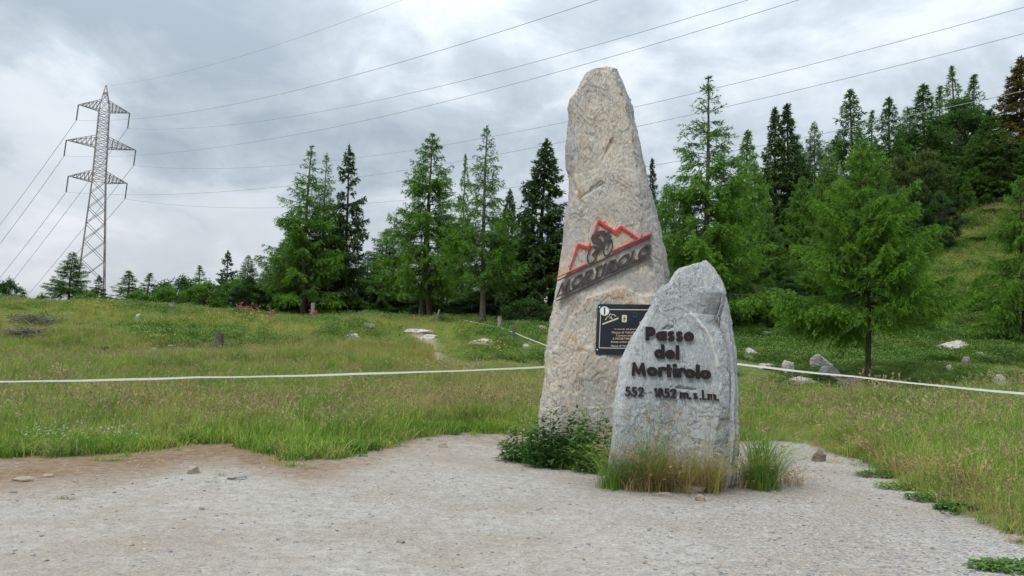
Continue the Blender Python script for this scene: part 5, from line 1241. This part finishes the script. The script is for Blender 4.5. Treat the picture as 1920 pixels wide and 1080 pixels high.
# leafy weeds left of the stones
def weed_bush(rng, n, rx, ry, h, ln, wd):
    v, f = leaves(rng, n, .001, .001, ln, wd, .25); per = 5
    th = rng.uniform(0, 6.28, n); rr = np.sqrt(rng.uniform(0, 1, n)); zz = rng.uniform(.05, 1, n)
    off = np.stack([rx*rr*np.cos(th), ry*rr*np.sin(th), h*zz*(1-.55*rr**2)*(1+.35*np.sin(th*2+1))], -1); return v+np.repeat(off, per, 0), f, off
for lb, px, py, Yw, rx, h, n, sd_ in (('leafy nettle-like weeds at the left foot of the tall stone', 1052, 860, 11.7, .55, .72, 1700, 1), ('dark docks between the two stones, right end of the weed bed', 1112, 865, 11.35, .37, .74, 1200, 2), ('low leafy weeds with white clover at the left end of the weed bed', 985, 850, 12.3, .40, .46, 900, 3)):
    rr_ = np.random.RandomState(sd_); v, f, off = weed_bush(rr_, n, rx, .34, h, .125, .026)
    st = tubes([(np.stack([[o_[0]*.6, o_[1]*.6, -.05], [o_[0]*.85, o_[1]*.85, o_[2]*.5], o_]), [.006, .005, .003]) for o_ in off[::14]], 3)
    parts = [('leaves', v, f, GM['weed']), ('stems', st[0], st[1], GM['weed'])]
    bl = spread_blades(rr_, 160, (-rx, rx), .2, h*.9, .003, .6, .15); parts.append(('grass_blades', bl[0], bl[1], GM['lush']))
    if sd_ != 2:
        hv, hf = flower_head(rr_, off[off[:, 2] > .55*h][:: (9 if sd_ == 3 else 40)]+np.array([0, -.02, .05]), .02, 12); parts.append(('flowers', hv, hf, GM['white']))
    plant('weed_clump', lb, 'weeds', px, py, parts, None, Y=Yw)
# low weeds along the right gravel edge
for i, (px, py, rx, l) in enumerate([(1655, 893, .30, 'low green weeds at the gravel edge right of brown boulder'), (1700, 915, .32, 'low green weeds along the right gravel edge, middle patch'), (1755, 938, .30, 'low green weeds creeping over the curved gravel edge'), (1790, 955, .18, 'small green weed patch at the lower end of weed row'), (1890, 1068, .24, 'green tuft in the bottom right corner of the gravel')]):
    rr_ = np.random.RandomState(20+i); v, f, off = weed_bush(rr_, 520, rx*1.25, rx*.8, .06, .055, .018); bl = spread_blades(rr_, 90, (-rx*1.2, rx*1.2), .05, .14, .003, .8, rx*.4)
    plant('weed_patch', l, 'weeds', px, py, [('leaves', v, f, GM['heath']), ('grass_blades', bl[0], bl[1], GM['lush'])], None)
for i, (px, py, rx, n, l) in enumerate([(555, 876, .24, 220, 'small green grass patch isolated on the gravel edge'), (600, 858, .32, 420, 'dry cream grass tuft spilling onto the gravel'), (131, 936, .09, 70, 'tiny green sprout in the brown earth at left'), (420, 892, .10, 60, 'tiny grass sprout beside the flat grey-white stone'), (205, 864, .14, 160, 'green grass tongue on the earth at left'), (398, 905, .08, 40, 'faint grass sprout left of flat grey-white stone'),
                                         (1445, 868, .1, 30, 'sparse dry wisps at the gravel behind the thick tuft')]):
    rr_ = np.random.RandomState(40+i); bl = spread_blades(rr_, n, (-rx, rx), .05, .16 if i != 1 else .26, .0036, .9, rx*.28)
    plant('grass_sprout', l, 'grass', px, py, [('blades', bl[0], bl[1], GM['dry'] if i in (1, 6) else GM['lush'])], None)
# alpine roses
for i, (px, py, wpx, l) in enumerate([(458, 590, 30, 'pink flowering alpine rose bush on the crest'), (476, 592, 14, 'small pink bloom right of the alpine rose bush'), (507, 592, 12, 'lone pink bloom further right on the crest'), (586, 593, 16, 'red-pink bloom at the foot of the short pale post')]):
    g = at(px, py, 41); rr_ = np.random.RandomState(70+i); rx = wpx/F*43/2; n = int(90*wpx/14)
    v, f, off = weed_bush(rr_, n, rx, rx*.6, .62, .10, .03); hv, hf = flower_head(rr_, off[off[:, 2] > .2][::2]+np.array([0, -.03, .05]), .055, 8)
    plant('alpine_rose', l, 'shrub', px, py, [('leaves', v, f, GM['weed']), ('flowers', hv, hf, GM['pink'])], None, Y=41, group='pink alpine roses')
# dead brush heaps on the left slope
for i, (px, py, wpx, l) in enumerate([(60, 606, 80, 'grey heap of dead twigs high on the left slope'), (42, 636, 50, 'smaller grey twig heap lower on the left slope')]):
    rr_ = np.random.RandomState(80+i); g = on_ground(px, py); rx = wpx/F*g.y/2; pts = []
    for _ in range(120):
        c = np.array([rr_.uniform(-rx, rx), rr_.normal(0, rx*.25), rr_.uniform(.0, .28)]); dd = rr_.normal(size=3)*np.array([.5, .35, .14]); pts.append((np.stack([c-dd*.6, c+rr_.normal(0, .04, 3), c+dd*.6]), [.012, .010, .004]))
    v, f = tubes(pts, 4); v2, f2, _ = weed_bush(rr_, 260, rx, rx*.4, .3, .10, .02)
    plant('brush_heap', l, 'brushwood', px, py, [('twigs', v, f, simple('grey_twigs', (.16, .14, .125))), ('leaves', v2, f2, GM['weed'])], None)
# ------------------------------------------------------------------ loose gravel
def pebble_proto(key, seed, mat):
    me = rock_mesh(seed, 1); me.materials.append(mat); PC[key] = bpy.data.objects.new('tuft_'+key, me)
    for v in me.vertices: v.co = Vector((v.co.x, v.co.y*.8, v.co.z*.5))
    for p in me.polygons: p.use_smooth = False
for i, c in enumerate([(.34, .32, .285), (.25, .25, .245), (.14, .145, .155), (.40, .38, .345), (.29, .24, .185), (.20, .195, .19)]):
    pebble_proto('peb%d' % i, 200+i, simple('pebble_%s' % 'abcdef'[i], c, .9, .2, 30))
n = 60000; y = np.sqrt(RNG.uniform(4.8**2, 14.5**2, n)); u = RNG.uniform(-.75, .75, n); x = u*y; P = np.stack([x, y, 0*x], -1)
gr = np.interp(u, [-.7, .1, .3, .7], [.35, .45, .9, 1])+fbm(P*.5, 3)*.6
m = (y < edgeY(u)+.2) & (RNG.uniform(0, 1, n) < gr); x, y = x[m], y[m]
sz = np.clip(.0040*(RNG.pareto(2.3, len(x))+1), .0035, .024)
P = mk(x, y); P[:, 2] += sz*.1
scatter('gravel_stones', 'loose grey and tan gravel strewn over the lay-by', 'gravel', P, sz, ['peb%d' % i for i in range(6)])
